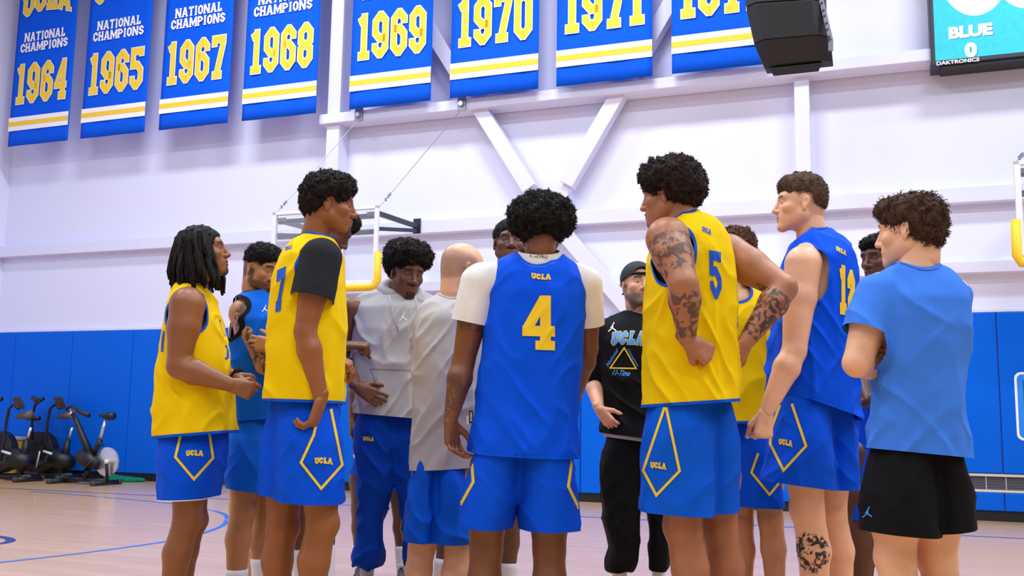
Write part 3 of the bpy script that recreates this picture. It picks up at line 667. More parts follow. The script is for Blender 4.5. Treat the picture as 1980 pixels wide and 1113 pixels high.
def split(V, T, s, thr=0.0):
    """cut triangles along s = thr; returns (V, T kept where s > thr), (V, T other)"""
    a = s > thr; c = a[T].sum(1); hiT = T[c == 3]; loT = T[c == 0]; newV = []; base = len(V); memo = {}
    H = []; L = []
    def mid(i, j):
        k = (i, j) if i < j else (j, i)
        if k not in memo:
            t = (thr-s[i])/(s[j]-s[i]+1e-12); memo[k] = base+len(newV); newV.append(V[i]+(V[j]-V[i])*t)
        return memo[k]
    for tri in T[(c == 1) | (c == 2)]:
        f = [bool(a[i]) for i in tri]; one = f.count(True) == 1; k = f.index(True) if one else f.index(False)
        p, q, r = int(tri[k]), int(tri[(k+1) % 3]), int(tri[(k+2) % 3]); m, n = mid(p, q), mid(p, r)
        A, B_ = [(p, m, n)], [(m, q, r), (m, r, n)]
        if one: H += A; L += B_
        else: L += A; H += B_
    V2 = np.concatenate([V, np.array(newV).reshape(-1, 3)])
    hiT = np.concatenate([hiT, np.array(H, int).reshape(-1, 3)]); loT = np.concatenate([loT, np.array(L, int).reshape(-1, 3)])
    return V2, hiT, loT
def compact(V, T):
    u, inv = np.unique(T.ravel(), return_inverse=True); return V[u], inv.reshape(T.shape)
def seg_dist(V, a, b):
    a = np.array(a); b = np.array(b); ab = b-a; t = np.clip((V-a)@ab/(ab@ab+1e-12), 0, 1); return np.linalg.norm(V-a-t[:, None]*ab, axis=1)

# ---------------------------------------------------------------- heads
def head_field(broad, h, lid=0):
    lip = 1.25 if broad else .85; nw = 1.35 if broad else 1.0
    P = []
    add = lambda p, k: P.append((p, k))
    add(Ell((0, -.014, .036), (.075, .099, .086)), .01)
    add(Ell((0, .028, -.02), (.061, .066, .086)), .03)
    add(Ell((0, .0, -.045), (.056, .07, .05)), .03)
    add(Cone((0, -.052, -.02), (0, -.04, -.1), .052, .054), .03)
    for s in (1, -1):
        add(Cone((.05*s, .0, -.052), (.016*s, .07, -.098), .024, .018), .025)
        add(Ell((.046*s, .054, -.02), (.02, .026, .02)), .02)
    add(Ell((0, .078, -.1), (.022, .017, .017)), .02)
    add(Ell((0, .068, -.062), (.036, .028, .028)), .02)
    add(Cone((-.038, .073, .03), (.038, .073, .03), .016, .016), .02)
    for s in (1, -1): add(Ell((.032*s, .102, .006), (.02, .022, .014), op='-'), .014)
    for s in (1, -1):
        add(Ell((.031*s, .073, .006), (.0165, .0145, .0135)), .004)
        add(Ell((.031*s, .094, (.003, -.0015)[lid]), (.0132, .016, (.0034, .0016)[lid]), op='-'), .002)
    add(Cone((0, .086, .022), (0, .108, -.026), .0075, .0115), .008)
    add(Ell((0, .108, -.029), (.0125*nw, .0115, .0105)), .006)
    for s in (1, -1):
        add(Ell((.0135*nw*s, .096, -.033), (.0088*nw, .0115, .0085)), .006)
        add(Ell((.007*nw*s, .106, -.042), (.0042, .006, .004), op='-'), .002)
    add(Ell((0, .091, -.0585), (.0245, .0105*lip, .0062*lip)), .004); add(Ell((0, .089, -.0715), (.021, .0105*lip, .0072*lip)), .004)
    add(Ell((0, .108, -.0645), (.025, .014, .0017), op='-'), .003)
    for s in (1, -1):
        R = np.array(Matrix.Rotation(math.radians(12), 3, 'X'))@np.array(Matrix.Rotation(math.radians(-18*s), 3, 'Z'))
        add(Ell((.078*s, -.012, -.002), (.0072, .0172, .029), R), .006); add(Ell((.0875*s, -.008, .004), (.0072, .0105, .018), R, op='-'), .003)
        add(Cone((.078*s, -.006, -.03), (.077*s, -.004, -.022), .008, .008), .004)
    f = Field((-.1, -.13, -.135), (.1, .135, .14), h)
    for p, k in P: f.put(p, k)
    return f.nets()
HEADS = {}
def get_head(broad, h, lid=0):
    if (broad, h, lid) not in HEADS: HEADS[broad, h, lid] = head_field(broad, h, lid)
    return HEADS[broad, h, lid]
def head_rot(a, p, r):
    a, p, r = map(math.radians, (a, p, r)); F0 = np.array([math.sin(a), -math.cos(a), 0]); Z = np.array([0, 0, 1.])
    F = F0*math.cos(p)+Z*math.sin(p); U = -F0*math.sin(p)+Z*math.cos(p); X = np.cross(F, U)
    X, U = X*math.cos(r)+U*math.sin(r), U*math.cos(r)-X*math.sin(r)
    return np.stack([X, F, U], 1)           # columns: local x, y, z
def rgb(h): return np.array(srgb(h)[:3])
def paint_head(L, sk, pr):
    """colour of the skin by place on the head: lips, brows, beard, cropped hair"""
    x, y, z = L.T; ax = np.abs(x); c = np.tile(sk, (len(L), 1))
    def blend(m, col): c[:] = c*(1-m[:, None])+np.array(col)*m[:, None]
    def box(d, s=.003): return np.clip(.5-d/s, 0, 1)
    hairc = rgb(pr.get('brow', '140d0a')); 
    ell = lambda cx, cy, cz, rx, ry, rz: np.sqrt(((x-cx)/rx)**2+((y-cy)/ry)**2+((z-cz)/rz)**2)-1
    lips = box(np.minimum(ell(0, .095, -.0585, .025, .02, .0075), ell(0, .093, -.0715, .022, .02, .0085))*.01)
    blend(lips*.8, rgb(pr.get('lips', '5a2a24')))
    brow = box(np.maximum(np.abs(z-(.031-((ax-.03)*3)**2*.5))-.0055, np.maximum(.012-ax, ax-.053)))*(y > .03); blend(brow*.9, hairc)
    for key, m in (('moust', box(np.maximum(np.abs(z+.047)-.006, ax-.03))*(y > .07)), ('goatee', box(np.maximum(z+.083, ax-.026))*(y > .05)),
                   ('beard', np.maximum(box(np.maximum(z+.052, -(y+.005)), .014), box(np.maximum(np.maximum(z+.0, -(y-.002)), y-.024), .01)*(ax > .04))*(1-lips))):
        if key in pr: blend(m*pr[key][1]*(1-lips), rgb(pr[key][0]))
    if 'stub' in pr:
        hz = np.interp(y, [-.12, -.03, .0, .045], [-.06, -.04, .015, .05]); sil = np.clip((z-hz)/.015+.5, 0, 1)*np.clip((.085-z-.25*(y+.1))/.03+.5, 0, 1)*np.clip((.04-y)/.02, 0, 1); blend(sil*pr['stub'][1], rgb(pr['stub'][0]))
    if 'crop' in pr:
        hz = np.where(y > .045, .072-(y-.045)*.1, np.interp(y, [-.12, -.03, .0, .045], [-.07, -.045, .01, .06]))
        sil = np.clip((z-hz)/.02+.5, 0, 1); earm = (ell(.078, -.01, 0, .02, .03, .04) < 0) | (ell(-.078, -.01, 0, .02, .03, .04) < 0)
        blend(sil*pr['crop'][1]*(~earm)*(np.clip((z+.025)/.075, .2, 1) if 'fade' in pr else 1), rgb(pr['crop'][0]))
    return c
# ---------------------------------------------------------------- hands
HP = {'relaxed': ((28, 34, 22), 12), 'loose': ((42, 48, 30), 10), 'fist': ((82, 92, 60), 2), 'flat': ((10, 14, 10), 6), 'hip': ((24, 30, 20), 10), 'point': ((70, 80, 50), 3)}
def hand_prims(wr, D, C, left, pose, s=1.0):
    D = np.array(D, float); D /= np.linalg.norm(D); C = np.array(C, float); C -= D*C.dot(D); C /= np.linalg.norm(C)
    S = np.cross(C, D) if left else np.cross(D, C); P = []; (c0, c1, c2), spread = HP[pose]; wr = np.array(wr, float)
    for i, (off, ln, r) in enumerate(((.028, .082, .0098), (.0095, .09, .0102), (-.0095, .083, .0096), (-.027, .066, .0085))):
        kn = wr+s*(D*(.092-abs(i-1)*.004)+S*off); P.append((Cone(wr+s*(S*off*.55+D*.01), kn, .0165*s, .0135*s, C, .95), .012))
        sp = math.radians(spread*(1.2-i)*.6); d = D*math.cos(sp)+S*math.sin(sp); c = C; p = kn; ang = 0; j = 1+(i-1.5)*.06
        for seg, (fr, cu) in enumerate(((.46, c0), (.3, c1), (.24, c2))):
            ang += math.radians(cu*j); q = p+s*ln*fr*(d*math.cos(ang)+c*math.sin(ang)); rr = r*s*(.95-.09*seg)
            P.append((Cone(p, q, rr, rr*.93), .0025)); p = q
        if pose == 'point' and i == 0:
            del P[-3:]; q = kn+s*.08*D; P.append((Cone(kn, q, r*s, r*s*.8), .004))
    b = wr+s*(D*.022+S*.026+C*.006); t = .95 if pose in ('fist', 'point') else .5
    d1 = D*.75+S*(.62 if t < .9 else .35)+C*.35; d1 /= np.linalg.norm(d1); k = b+s*.046*d1
    d2 = D*.9+S*(.3 if t < .9 else -.35)+C*(.4 if t < .9 else .75); d2 /= np.linalg.norm(d2); m = k+s*.032*d2; e = m+s*.026*(d2*.9+C*.3)
    P += [(Cone(wr+s*(D*.012+S*.014), k, .017*s, .0125*s), .01), (Cone(k, m, .0115*s, .0105*s), .005), (Cone(m, e, .0102*s, .0088*s), .004)]
    P.append((Cone(wr-s*D*.02, wr+s*D*.03, .0245*s, .022*s, C, .85), .012))
    return P
# ---------------------------------------------------------------- hair
def tufts(pts, nrm, ln, r, curl, seed, droop=None, seg=2, flow=None):
    rg = np.random.default_rng(seed); n = len(pts); d = nrm+curl*rg.normal(size=(n, 3))
    if flow is not None:
        fv = flow(pts); fv = fv-nrm*(fv*nrm).sum(1)[:, None]; d = .22*nrm+fv/(np.linalg.norm(fv, axis=1)[:, None]+1e-6)+curl*rg.normal(size=(n, 3))
    d /= np.linalg.norm(d, axis=1)[:, None]
    a = np.cross(d, rg.normal(size=(n, 3))); a /= np.linalg.norm(a, axis=1)[:, None]+1e-9; b = np.cross(d, a)
    L = ln*rg.uniform(.55, 1.25, n); V = []; rr = r*rg.uniform(.7, 1.3, n)
    for k in range(seg+1):
        t = k/seg; c = pts-nrm*(.3*ln)+d*(L*t*(1.3-.45*t))[:, None]+a*(L*.5*math.sin(2.9*t))[:, None]+b*(L*.3*t*t)[:, None]
        if droop is not None: c = c+droop*(t*t)
        for j in range(3):
            an = 2*math.pi*j/3; V.append(c+(rr*(1-.75*t))[:, None]*(a*math.cos(an)+b*math.sin(an)))
    V = np.stack(V, 1); m = 3*(seg+1); o = (np.arange(n)*m)[:, None]; F = []
    for k in range(seg):
        for j in range(3): F.append(o+np.array([[k*3+j, k*3+(j+1) % 3, (k+1)*3+(j+1) % 3, (k+1)*3+j]]))
    return V.reshape(-1, 3), np.concatenate(F)
FACE_CUT = [Ell((0, .108, -.03), (.068, .078, .104), op='-'), Ell((.085, .01, -.015), (.03, .03, .045), op='-'), Ell((-.085, .01, -.015), (.03, .03, .045), op='-'), Ell((0, .03, -.13), (.12, .13, .085), op='-')]
def hair_blob(ells, h, cuts=FACE_CUT, amp=.006, fr=55):
    P = [(Ell(c, r), .03) for c, r in ells]+[(c, .012) for c in cuts]
    V, Q = field_mesh(P, h); N = normals(V, Q); V = V+N*(amp*fbm(V*fr, 2))[:, None]
    return V, Q, normals(V, Q)
M_HAIRS = {}
def hair_mat(hexc): return mat('hair_'+hexc, hexc, .7, bump=.9, bscale=220, var=.6, vscale=60, spec=.25)
# ================================================================ person builder
M_EYE = mat('eye', 'ffffff', .2)
def eye_mesh():
    if 'eye_me' in HEADS: return HEADS['eye_me']
    V = []; F = []; C = []; n = 16; m = 11
    for j in range(m):
        t = math.pi*j/(m-1)
        for i in range(n):
            p = 2*math.pi*i/n; V.append((math.sin(t)*math.cos(p), math.cos(t), math.sin(t)*math.sin(p)))
            C.append((.012, .006, .004, 1) if t < .62 else (.42, .38, .36, 1))
    for j in range(m-1):
        for i in range(n): F.append((j*n+i, j*n+(i+1) % n, (j+1)*n+(i+1) % n, (j+1)*n+i))
    me = fastmesh('eye', np.array(V), np.array(F), cols=C); mm = MATS['eye']; nt = mm.node_tree; at = nt.nodes.new('ShaderNodeAttribute'); at.attribute_name = 'Col'; nt.links.new(at.outputs['Color'], nt.nodes['Principled BSDF'].inputs['Base Color'])
    me.materials.append(mm); HEADS['eye_me'] = me; return me
SHOE = {}
def shoe_meshes():
    if SHOE: return SHOE
    up = [(Cone((0, -.05, .07), (0, -.045, .13), .042, .04), .02), (Cone((0, -.06, .05), (0, .08, .05), .043, .04), .02), (Cone((0, .08, .045), (0, .16, .04), .043, .034), .02), (Cone((0, -.02, .1), (0, .09, .07), .036, .03), .02)]
    V, Q = field_mesh(up, .008); V[:, 2] = np.maximum(V[:, 2], .02); SHOE['up'] = fastmesh('shoe', V, Q)
    V, Q = field_mesh([(Stack([(0, 0, .04, .046, .15), (.035, 0, .04, .047, .152)], n=3), 0), (Stack([(0, 0, -.01, .045, .1), (.035, 0, -.01, .045, .1)], n=3), .01)], .008); SHOE['sole'] = fastmesh('sole', V, Q)
    mb = MB()
    for k in range(5): y = -.0+k*.022; z = .128-k*.011; mb.tube([(-.026, y, z-.012), (0, y+.006, z+.004), (.026, y, z-.012)], .004, 5)
    for s in (1, -1): mb.tube([(0, .0, .135), (.02*s, .02, .15), (.045*s, .02, .14), (.04*s, .0, .132), (0, 0, .135)], .0035, 5)
    me = bpy.data.meshes.new('laces'); me.from_pydata(mb.v, [], mb.f); me.update(); SHOE['lace'] = me; return SHOE
class Cl:
    """a garment: world-space triangles, its object and a ray-cast tree"""
    def __init__(s, o, V, T): s.o = o; s.V = V; s.T = T; s._b = None
    @property
    def bvh(s):
        if s._b is None: s._b = BVHTree.FromPolygons([tuple(v) for v in s.V], [tuple(map(int, t)) for t in s.T])
        return s._b
class Person:
    def __init__(s, label, Y, skin, fine=True):
        s.Y = Y; s.skin = rgb(skin); s.fine = fine; s.label = label; s.body = []; s.hands = []; s.tats = []; s.parts = []; s.cl = {}
        s.hb = .008 if fine else .011; s.root = None; s.extraV = []; s.blur = []; s.tatpatch = []
    def P(s, x, y, dy=0.0): return W(x, y, s.Y+dy)
    def rows(s, R):
        out = []
        for r in R:
            y, xl, xr, b = r[:4]; dy = r[4] if len(r) > 4 else 0; p, q = s.P(xl, y, dy), s.P(xr, y, dy); out.append(((p[2]+q[2])/2, (p[0]+q[0])/2, (p[1]+q[1])/2, abs(q[0]-p[0])/2, b))
        return out
    # ---- body
    def head(s, x, y, a, p=0, r=0, sc=1.0, broad=True, dy=0.0, neck=None, nr=(.056, .066), paint=None, eyes=True, lid=0):
        s.lid = lid; nr = (nr[0]*1.0, nr[1])
        s.hc = s.P(x, y, dy); s.hR = head_rot(a, p, r); s.hs = sc; s.broad = broad; s.paint = paint or {}; s.eyes = eyes; s.a = a
        s.nb = s.P(*neck); s.body.append((Cone(s.hc+s.hR@np.array([0, -.036, -.03])*sc, s.nb, nr[0], nr[1]), .02)); return s
    def torso(s, R, zlo=None):
        s.R = s.rows(R); zt = max(r[0] for r in s.R); bm = max(r[4] for r in s.R); s.R = [(z, cx, cy, a_, min(b_, bm*(.3+.7*min(1, max(0, (zt-z)/.15))**.6))) for z, cx, cy, a_, b_ in s.R]; s.zlo = zlo; s.body.append((Stack(s.R, .033, zlo=min(r[0] for r in s.R)+.17), .03)); return s
    def arm(s, S, E, Wr, m=1.0, hand=None, tat=None, hs=1.0, trap=True):
        S, E, Wr = s.P(*S), s.P(*E), s.P(*Wr); up = E-S; fo = Wr-E
        s.body += [(Cone(S, S+up*.38, .064*m, .058*m), .025), (Cone(S+up*.38, E, .058*m, .041*m), .02), (Cone(E, E+fo*.28, .041*m, .046*m), .015), (Cone(E+fo*.28, Wr, .046*m, .0255*m), .015)]
        if trap: s.body.append((Cone(s.nb-np.array([0, 0, .02]), S+(s.nb-S)*.15, .05, .055*m), .03))
        s.arms = getattr(s, 'arms', [])+[(S, E, Wr, m)]
        if hand:
            D, C, left, pose = hand; s.hands.append(hand_prims(Wr, D, C, left, pose, hs))
        if tat: s.tats.append((S, E, Wr, tat))
        return s
    def leg(s, hip, knee, ank, m=1.0, sock=None, shoe='1a1a20', foot=None, sockc='f0eef2', cm=1.0):
        h, k = s.P(*hip), s.P(*knee); a = s.P(*ank); a[2] = .1; sh = a-k; bk = np.array([0, 0, 0.])
        fa = math.radians(foot if foot is not None else s.a); F0 = np.array([math.sin(fa), -math.cos(fa), 0])
        s.body += [(Cone(h, h+(k-h)*.55, .068*m, .074*m), .03), (Cone(h+(k-h)*.55, k, .074*m, .056*m), .03), (Ell(k+F0*.03*m, (.036*m, .036*m, .045*m)), .02), (Cone(k, k+sh*.3-F0*.018, .055*m, .058*m*cm), .02), (Cone(k+sh*.3-F0*.018, a, .056*m*cm, .036*m), .02), (Cone(a, a+F0*.1-np.array([0, 0, .05]), .036, .03), .02)]
        s.parts.append(('foot', a, fa, shoe, sock, sockc, k, m)); return s
    def done(s):
        V, Q = field_mesh(s.body, s.hb); A = [(V, tris(Q), np.tile(s.skin, (len(V), 1)))]
        for hp in s.hands:
            v, q = field_mesh(hp,   .0037 if s.fine else .006); A.append((v, tris(q), np.tile(s.skin, (len(v), 1))))
        L, Q = get_head(s.broad, .0036 if s.fine else .006, s.lid); A.append((s.hc+(L*s.hs)@s.hR.T, tris(Q), paint_head(L, s.skin, s.paint)))
        off = 0; VV = []; TT = []; CC = []
        for v, t, c in A: VV.append(v); TT.append(t+off); CC.append(c); off += len(v)
        V = np.concatenate(VV); T = np.concatenate(TT); C = np.concatenate(CC)
        tat = np.zeros(len(V))
        for S, E, Wr, (u0, f1, st) in s.tats:
            for p, q, r0, r1 in ((S, E, u0[0], u0[1]), (E, Wr, f1[0], f1[1])):
                if r1 <= r0: continue
                ab = q-p; t = (V-p)@ab/(ab@ab); d = np.linalg.norm(V-p-np.clip(t, 0, 1)[:, None]*ab, axis=1)
                tat = np.maximum(tat, st*((t > r0) & (t < r1) & (d < .1)))
        for c, r, st in s.tatpatch: tat = np.maximum(tat, st*(np.linalg.norm(V-c, axis=1) < r))
        bx = s.R[0][1]; by = s.Y; s.org = np.array([np.mean([r[1] for r in s.R]), s.Y, 0.])
        C4 = np.concatenate([C, np.ones((len(C), 1))], 1)
        me = fastmesh('person', V-s.org, T, cols=C4, tat=tat); s.root = link('person', me, None, skin_mat(), s.org)
        tag(s.root, s.label, 'person')
        if s.eyes:
            for sg in (1, -1):
                o = link('eye', eye_mesh(), s.root); c = s.hc+s.hR@(np.array([.031*sg, .0735, .0055])*s.hs)-s.org
                o.matrix_local = Matrix.Translation(c) @ Matrix([list(r) for r in s.hR]).to_4x4() @ Matrix.Scale(.0122*s.hs, 4)
        sm = shoe_meshes()
        for p in s.parts:
            _, a, fa, col, sock, sockc, k, m = p
            o = link('shoe', sm['up'], s.root); F0 = np.array([math.sin(fa), -math.cos(fa), 0]); X0 = np.array([F0[1], -F0[0], 0]); 
            Mx = Matrix([[X0[0], F0[0], 0], [X0[1], F0[1], 0], [0, 0, 1]]).to_4x4(); g = a-s.org; o.matrix_local = Matrix.Translation((g[0]+F0[0]*.04, g[1]+F0[1]*.04, 0)) @ Mx
            o2 = link('sole', sm['sole'], o); o3 = link('laces', sm['lace'], o)
            for q, mm in ((o, mat('shoe_'+col, col, .5)), (o2, mat('shoe_sole', 'd8d8dc', .6)), (o3, mat('shoe_lace', 'e8e8ee', .7))):
                if not len(q.data.materials): q.data.materials.append(None)
                q.material_slots[0].link = 'OBJECT'; q.material_slots[0].material = mm
            if sock:
                z = sock; n = 8; pts = []; rr = []
                for j in range(n+1):
                    t = j/n; zz = .09+(z-.09)*t; f = (zz-a[2])/(k[2]-a[2]); c = a+(k-a)*max(0, f); c[2] = zz
                    f_ = max(0, f); r0 = (.036+(.056-.036)*min(1, f_/.7))*m+.006; pts.append(c-F0*.018*min(1, f_/.7)); rr.append(r0+(.0015 if j % 2 else 0))
                MBx = MB().tube([p-s.org for p in pts], rr, 16); me2 = bpy.data.meshes.new('sock'); me2.from_pydata(MBx.v, [], MBx.f); me2.update(); me2.polygons.foreach_set('use_smooth', [True]*len(me2.polygons))
                link('sock', me2, s.root, cloth('sock_'+sockc, sockc))
        return s
    # ---- garments
    def garment(s, name, prims, m, cuts=(), trims=None, fold=.006, parent=None, h=None, trim_w=.012, seed=0, hemtrim=None, trimname='trim', ff=(7, 7, 2.2), label=None, calm=0.0):
        V, Q = field_mesh(prims, h or (.008 if s.fine else .011)); N = normals(V, Q); T = tris(Q)
        zt = V[:, 2].max(); zb = V[:, 2].min(); gr = np.clip((zt-V[:, 2])/(zt-zb), 0, 1)
        if fold:
            V = V+N*(folds(V, fold, seed)*(.5+.5*gr)*(np.clip((zt-V[:, 2]-calm)/.1, 0, 1) if calm else 1))[:, None]
        C = None
        for c in cuts:
            d = c(V); C = d if C is None else np.minimum(C, d)
        V0, trimT = V, None
        if C is not None:
            V, T, _ = split(V, T, C)
            if trims:
                C = None
                for c in (cuts if hemtrim is None else [c for i, c in enumerate(cuts) if hemtrim[i]]): d = c(V); C = d if C is None else np.minimum(C, d)
                V, T, tT = split(V, T, C, trim_w); tv, tt = compact(V, tT)
        V, T = compact(V, T); me = fastmesh(name, V-s.org, T); o = link(name, me, s.root if parent is None else parent, m); g = Cl(o, V, T); s.cl[name] = g
        if label: o['label'] = label
        if C is not None and trims and len(tt):
            tn = normals(tv, tt); tv = tv+tn*.0025
            for ct in components(tt, len(tv)):
                if len(ct) < 6: continue
                cv, ct = compact(tv, ct); link(trimname, fastmesh(trimname, cv-s.org, ct), o, trims)
        return g
    def hole(s, x, y, r, dy=0, to=None, ln=.05):
        a = s.P(x, y, dy); b = a if to is None else a+(s.P(*to)-a)*ln/np.linalg.norm(s.P(*to)-a)
        return lambda V: seg_dist(V, a, b)-r
    def hem(s, x0, y0, x1, y1, tilt=0.0):
        p, q = s.P(x0, y0), s.P(x1, y1); k = (q[2]-p[2])/(q[0]-p[0]); return lambda V: V[:, 2]-(p[2]+k*(V[:, 0]-p[0])+tilt*(V[:, 1]-s.Y))
    def neckcut(s, r=.075, up=0.0, tilt=(0, 0)):
        a = s.nb+np.array([tilt[0], tilt[1], up]); b = s.hc
        return lambda V: seg_dist(V, a, b)-r
    def shorts(s, name, legs, m, trims=None, fold=.006, seed=0, trim_w=.01, closed=False, up=.1):
        """legs: list of (rows, hem or None)"""
        st = [s.rows(R) for R, hm in legs]; top = []
        prim = []
        for r in st:
            r = sorted(r); t = r[-1]; b = r[0]; ext = [] if closed else [(b[0]-.04, b[1], b[2], b[3], b[4])]
            TR_ = np.array(sorted(s.R))
            def fit(q, ins):
                c_, y_, a_, b_ = (np.interp(q[0], TR_[:, 0], TR_[:, i]) for i in (1, 2, 3, 4)); xl = max(q[1]-q[3], c_-a_+ins); xr = min(q[1]+q[3], c_+a_-ins); yl = max(q[2]-q[4], y_-b_+ins); yr = min(q[2]+q[4], y_+b_-ins)
                return (q[0], (xl+xr)/2, (yl+yr)/2, (xr-xl)/2, (yr-yl)/2)
            r[-1] = fit(t, .026); prim.append((Stack(ext+r+[fit((t[0]+.04,)+tuple(t[1:]), .036), fit((t[0]+up,)+tuple(t[1:]), .042)], n=2.3), .03))
        cuts = []
        if not closed:
            hems = [s.hem(*hm) for R, hm in legs]
            def cut(V):
                D = np.stack([p.d(V[:, 0].astype(np.float32), V[:, 1].astype(np.float32), V[:, 2].astype(np.float32)) for p, k in prim]); w = D.argmin(0); H = np.stack([h(V) for h in hems]); return H[w, np.arange(len(V))]
            cuts = [cut]
        return s.garment(name, prim, m, cuts, trims, fold, seed=seed, trim_w=trim_w, calm=up+.01)
    # ---- prints on garments (flat print laid on the cloth)
    def press(s, name, g, V2, F, m, off=.003, keep=False):
        V = []; ok = []
        for q in V2:
            x, y = q[0], q[1]; of = off+(q[2]*.0003 if len(q) > 2 else 0)
            d = ray(x, y); d = d/np.linalg.norm(d); h = g.bvh.ray_cast(Vector(EYE), Vector(d))
            if h[0] is None: ok.append(False); V.append((0, 0, 0))
            else: ok.append(True); V.append(tuple(np.array(h[0])-d*of-s.org))
        FF = [tuple(f) for f in F if all(ok[i] for i in f)]
        if not FF: return None
        if keep:
            T_ = np.array([q[:3] for q in FF]+[(q[0], q[2], q[3]) for q in FF if len(q) > 3]); cs = components(T_, len(V)); b_ = set(max(cs, key=len).ravel().tolist()); FF = [f for f in FF if f[0] in b_]; ids = sorted({i for f in FF for i in f}); mp = {j: i for i, j in enumerate(ids)}; V = [V[j] for j in ids]; FF = [tuple(mp[i] for i in f) for f in FF]
        me = bpy.data.meshes.new(name); me.from_pydata(V, [], FF); me.update(); o = link(name, me, g.o, m); return o
    def text(s, name, g, txt, quad, m, t=.22, gw=.62, gap=.09, out=None, arch=0.0, step=3.0, off=.003):
        TL, TR, BR, BL = [np.array(p, float) for p in quad]
        for o_, mm, of in (((out[1], out[0], off-.0012),) if out else ())+((0.0, m, off),):
            Q, wd = word(txt, t, gw, gap, o_, arch); px = []
            for q in Q:
                qq = []
                for p in q: u = p[0]/wd; v = p[1]; qq.append(np.append((BL*(1-u)+BR*u)*(1-v)+(TL*(1-u)+TR*u)*v, p[2]))
                px.append(qq)
            vs, fs = subdivide(px, step); s.press(name if o_ == 0 else name+'_outline', g, vs, fs, mm, of)
    def line(s, name, g, pts, wpx, m, closed=False, off=.0025):
        vs, fs = subdivide(strip(pts, closed, wpx), 4.0); key = {}; mp = []; nv = []
        for v in vs:
            k = (round(v[0], 2), round(v[1], 2))
            if k not in key: key[k] = len(nv); nv.append(v)
            mp.append(key[k])
        s.press(name, g, nv, [tuple(mp[i] for i in f) for f in fs], m, off, keep=True)
    def fontp(s, name, g, txt, quad, m, bold=0.0, shear=0.0, off=.003):
        TL, TR, BR, BL = [np.array(p, float) for p in quad]; vs, fs, wd = font2d(txt, bold, shear); hh = vs[:, 1].max()
        s.press(name, g, [(BL*(1-x/wd)+BR*x/wd)*(1-y/hh)+(TL*(1-x/wd)+TR*x/wd)*y/hh for x, y in vs], fs, m, off)
    def jumper(s, g, x, y, h, m):
        """small leaping-figure emblem"""
        st = [([(.45, .62), (.62, .98)], .1), ([(.62, .98), (.66, 1.08)], .14), ([(.45, .68), (.46, .36)], .2), ([(.45, .4), (.22, .2), (-.05, -.02)], .12), ([(.47, .4), (.72, .2), (.92, .04)], .13), ([(.42, .6), (.2, .42)], .08), ([(.5, .74), (.52, .82)], .15)]
        px = []
        for pts, t in st: px += strip([(x+(p[0]-.45)*h, y-(p[1]-.5)*h) for p in pts], False, t*h)
        vs, fs = subdivide(px, 4); s.press('emblem', g, vs, fs, m)
    # ---- hair
    def hair(s, ells, hexc, n=2200, ln=.012, r=.0026, curl=.95, seed=1, cuts=None, amp=.006, h=None, name='hair', droop=None, fr=55, flow=None):
        V, Q, N = hair_blob(ells, h or (.0055 if s.fine else .008), FACE_CUT if cuts is None else cuts, amp, fr); T = Q
        if n:
            n = int(n*1.9); rg = np.random.default_rng(seed); i = rg.integers(0, len(V), n); v, f = tufts(V[i], N[i], ln, r, curl, seed, droop, flow=flow)
            T = np.concatenate([T, f+len(V)]); V = np.concatenate([V, v])
        Vw = s.hc+(V*s.hs)@s.hR.T; return link(name, fastmesh(name, Vw-s.org, T), s.root, hair_mat(hexc))
# ================================================================ the people
YEL = cloth('jersey_yellow', 'f2ca00'); BLU = cloth('jersey_blue', '0052e6'); SHB = cloth('shorts_blue', '004fd8'); TRB = cloth('trim_blue', '0a52d0'); BLU2 = cloth('jersey_blue_worn', '0460d4')
GREY = cloth('heather_grey', 'b9b5b6', var=.12); LBL = cloth('tee_sky', '3f7ee6'); BLK = cloth('cloth_black', '101014'); CHAR = cloth('cloth_charcoal', '26272c'); WHT = cloth('cloth_white', 'ece8e4'); NAV = cloth('pants_blue', '003fb0')
PG = mat('print_yellow', 'f6cc14', .65); PB = mat('print_blue', '1350c6', .65); PW = mat('print_white2', 'efeff2', .65); PK = mat('print_black', '15151a', .6); PSKY = mat('print_sky', '4a90e4', .65)
UCLA = dict(t=.26, gw=.66, gap=.06)
GRP = 'players gathered in a huddle'

# --- locs player, yellow jersey, far left of the huddle
p = Person('player with long dreadlocks in a yellow jersey pointing one thumb forward', 4.54, '8a5634')
p.head(394, 489, 96, 12, 0, 1.0, neck=(374, 562, 0), paint={'goatee': ('1a0f0a', .8), 'lips': '6a3428'})
p.torso([(541, 356, 392, .06), (552, 342, 402, .13), (575, 332, 412, .19), (600, 326, 420, .2), (640, 319, 431, .195), (690, 313, 440, .19), (740, 309, 445, .19), (800, 304, 450, .195), (865, 301, 453, .2)])
p.arm((362, 590, -.16), (345, 708, -.2), (447, 744, -.2), 1.22, hand=((.9, -.05, -.25), (.2, .9, -.1), False, 'fist'), hs=1.02)
p.arm((372, 590, .16), (385, 705, .22), (452, 727, .02), 1.1, hand=((.95, -.1, -.05), (.3, -.2, -.9), True, 'fist'))
p.leg((370, 850, -.1), (362, 1005, -.1), (326, 1180, -.1), 1.06, foot=95); p.leg((365, 850, .1), (372, 1005, .12), (345, 1180, .14), 1.1, foot=95)
p.done()
g = p.garment('jersey', [(Stack(p.R), .03)], YEL, [p.hole(366, 588, .088, -.18, (356, 630, -.18), .05), p.hole(372, 590, .08, .2), p.neckcut(.07, .0), p.hem(302, 848, 452, 836)], TRB, fold=.008, seed=1)
p.text('number', g, '3', ((434, 655), (441, 655), (441, 700), (434, 700)), PB, t=.2) if False else None
p.line('number', g, [(436, 668), (441, 672), (441, 690), (436, 694)], 5, PB); p.line('chest_lettering', g, [(425, 618), (436, 650)], 3, PB); p.line('back_number', g, [(316, 640), (313, 680)], 5, PB)
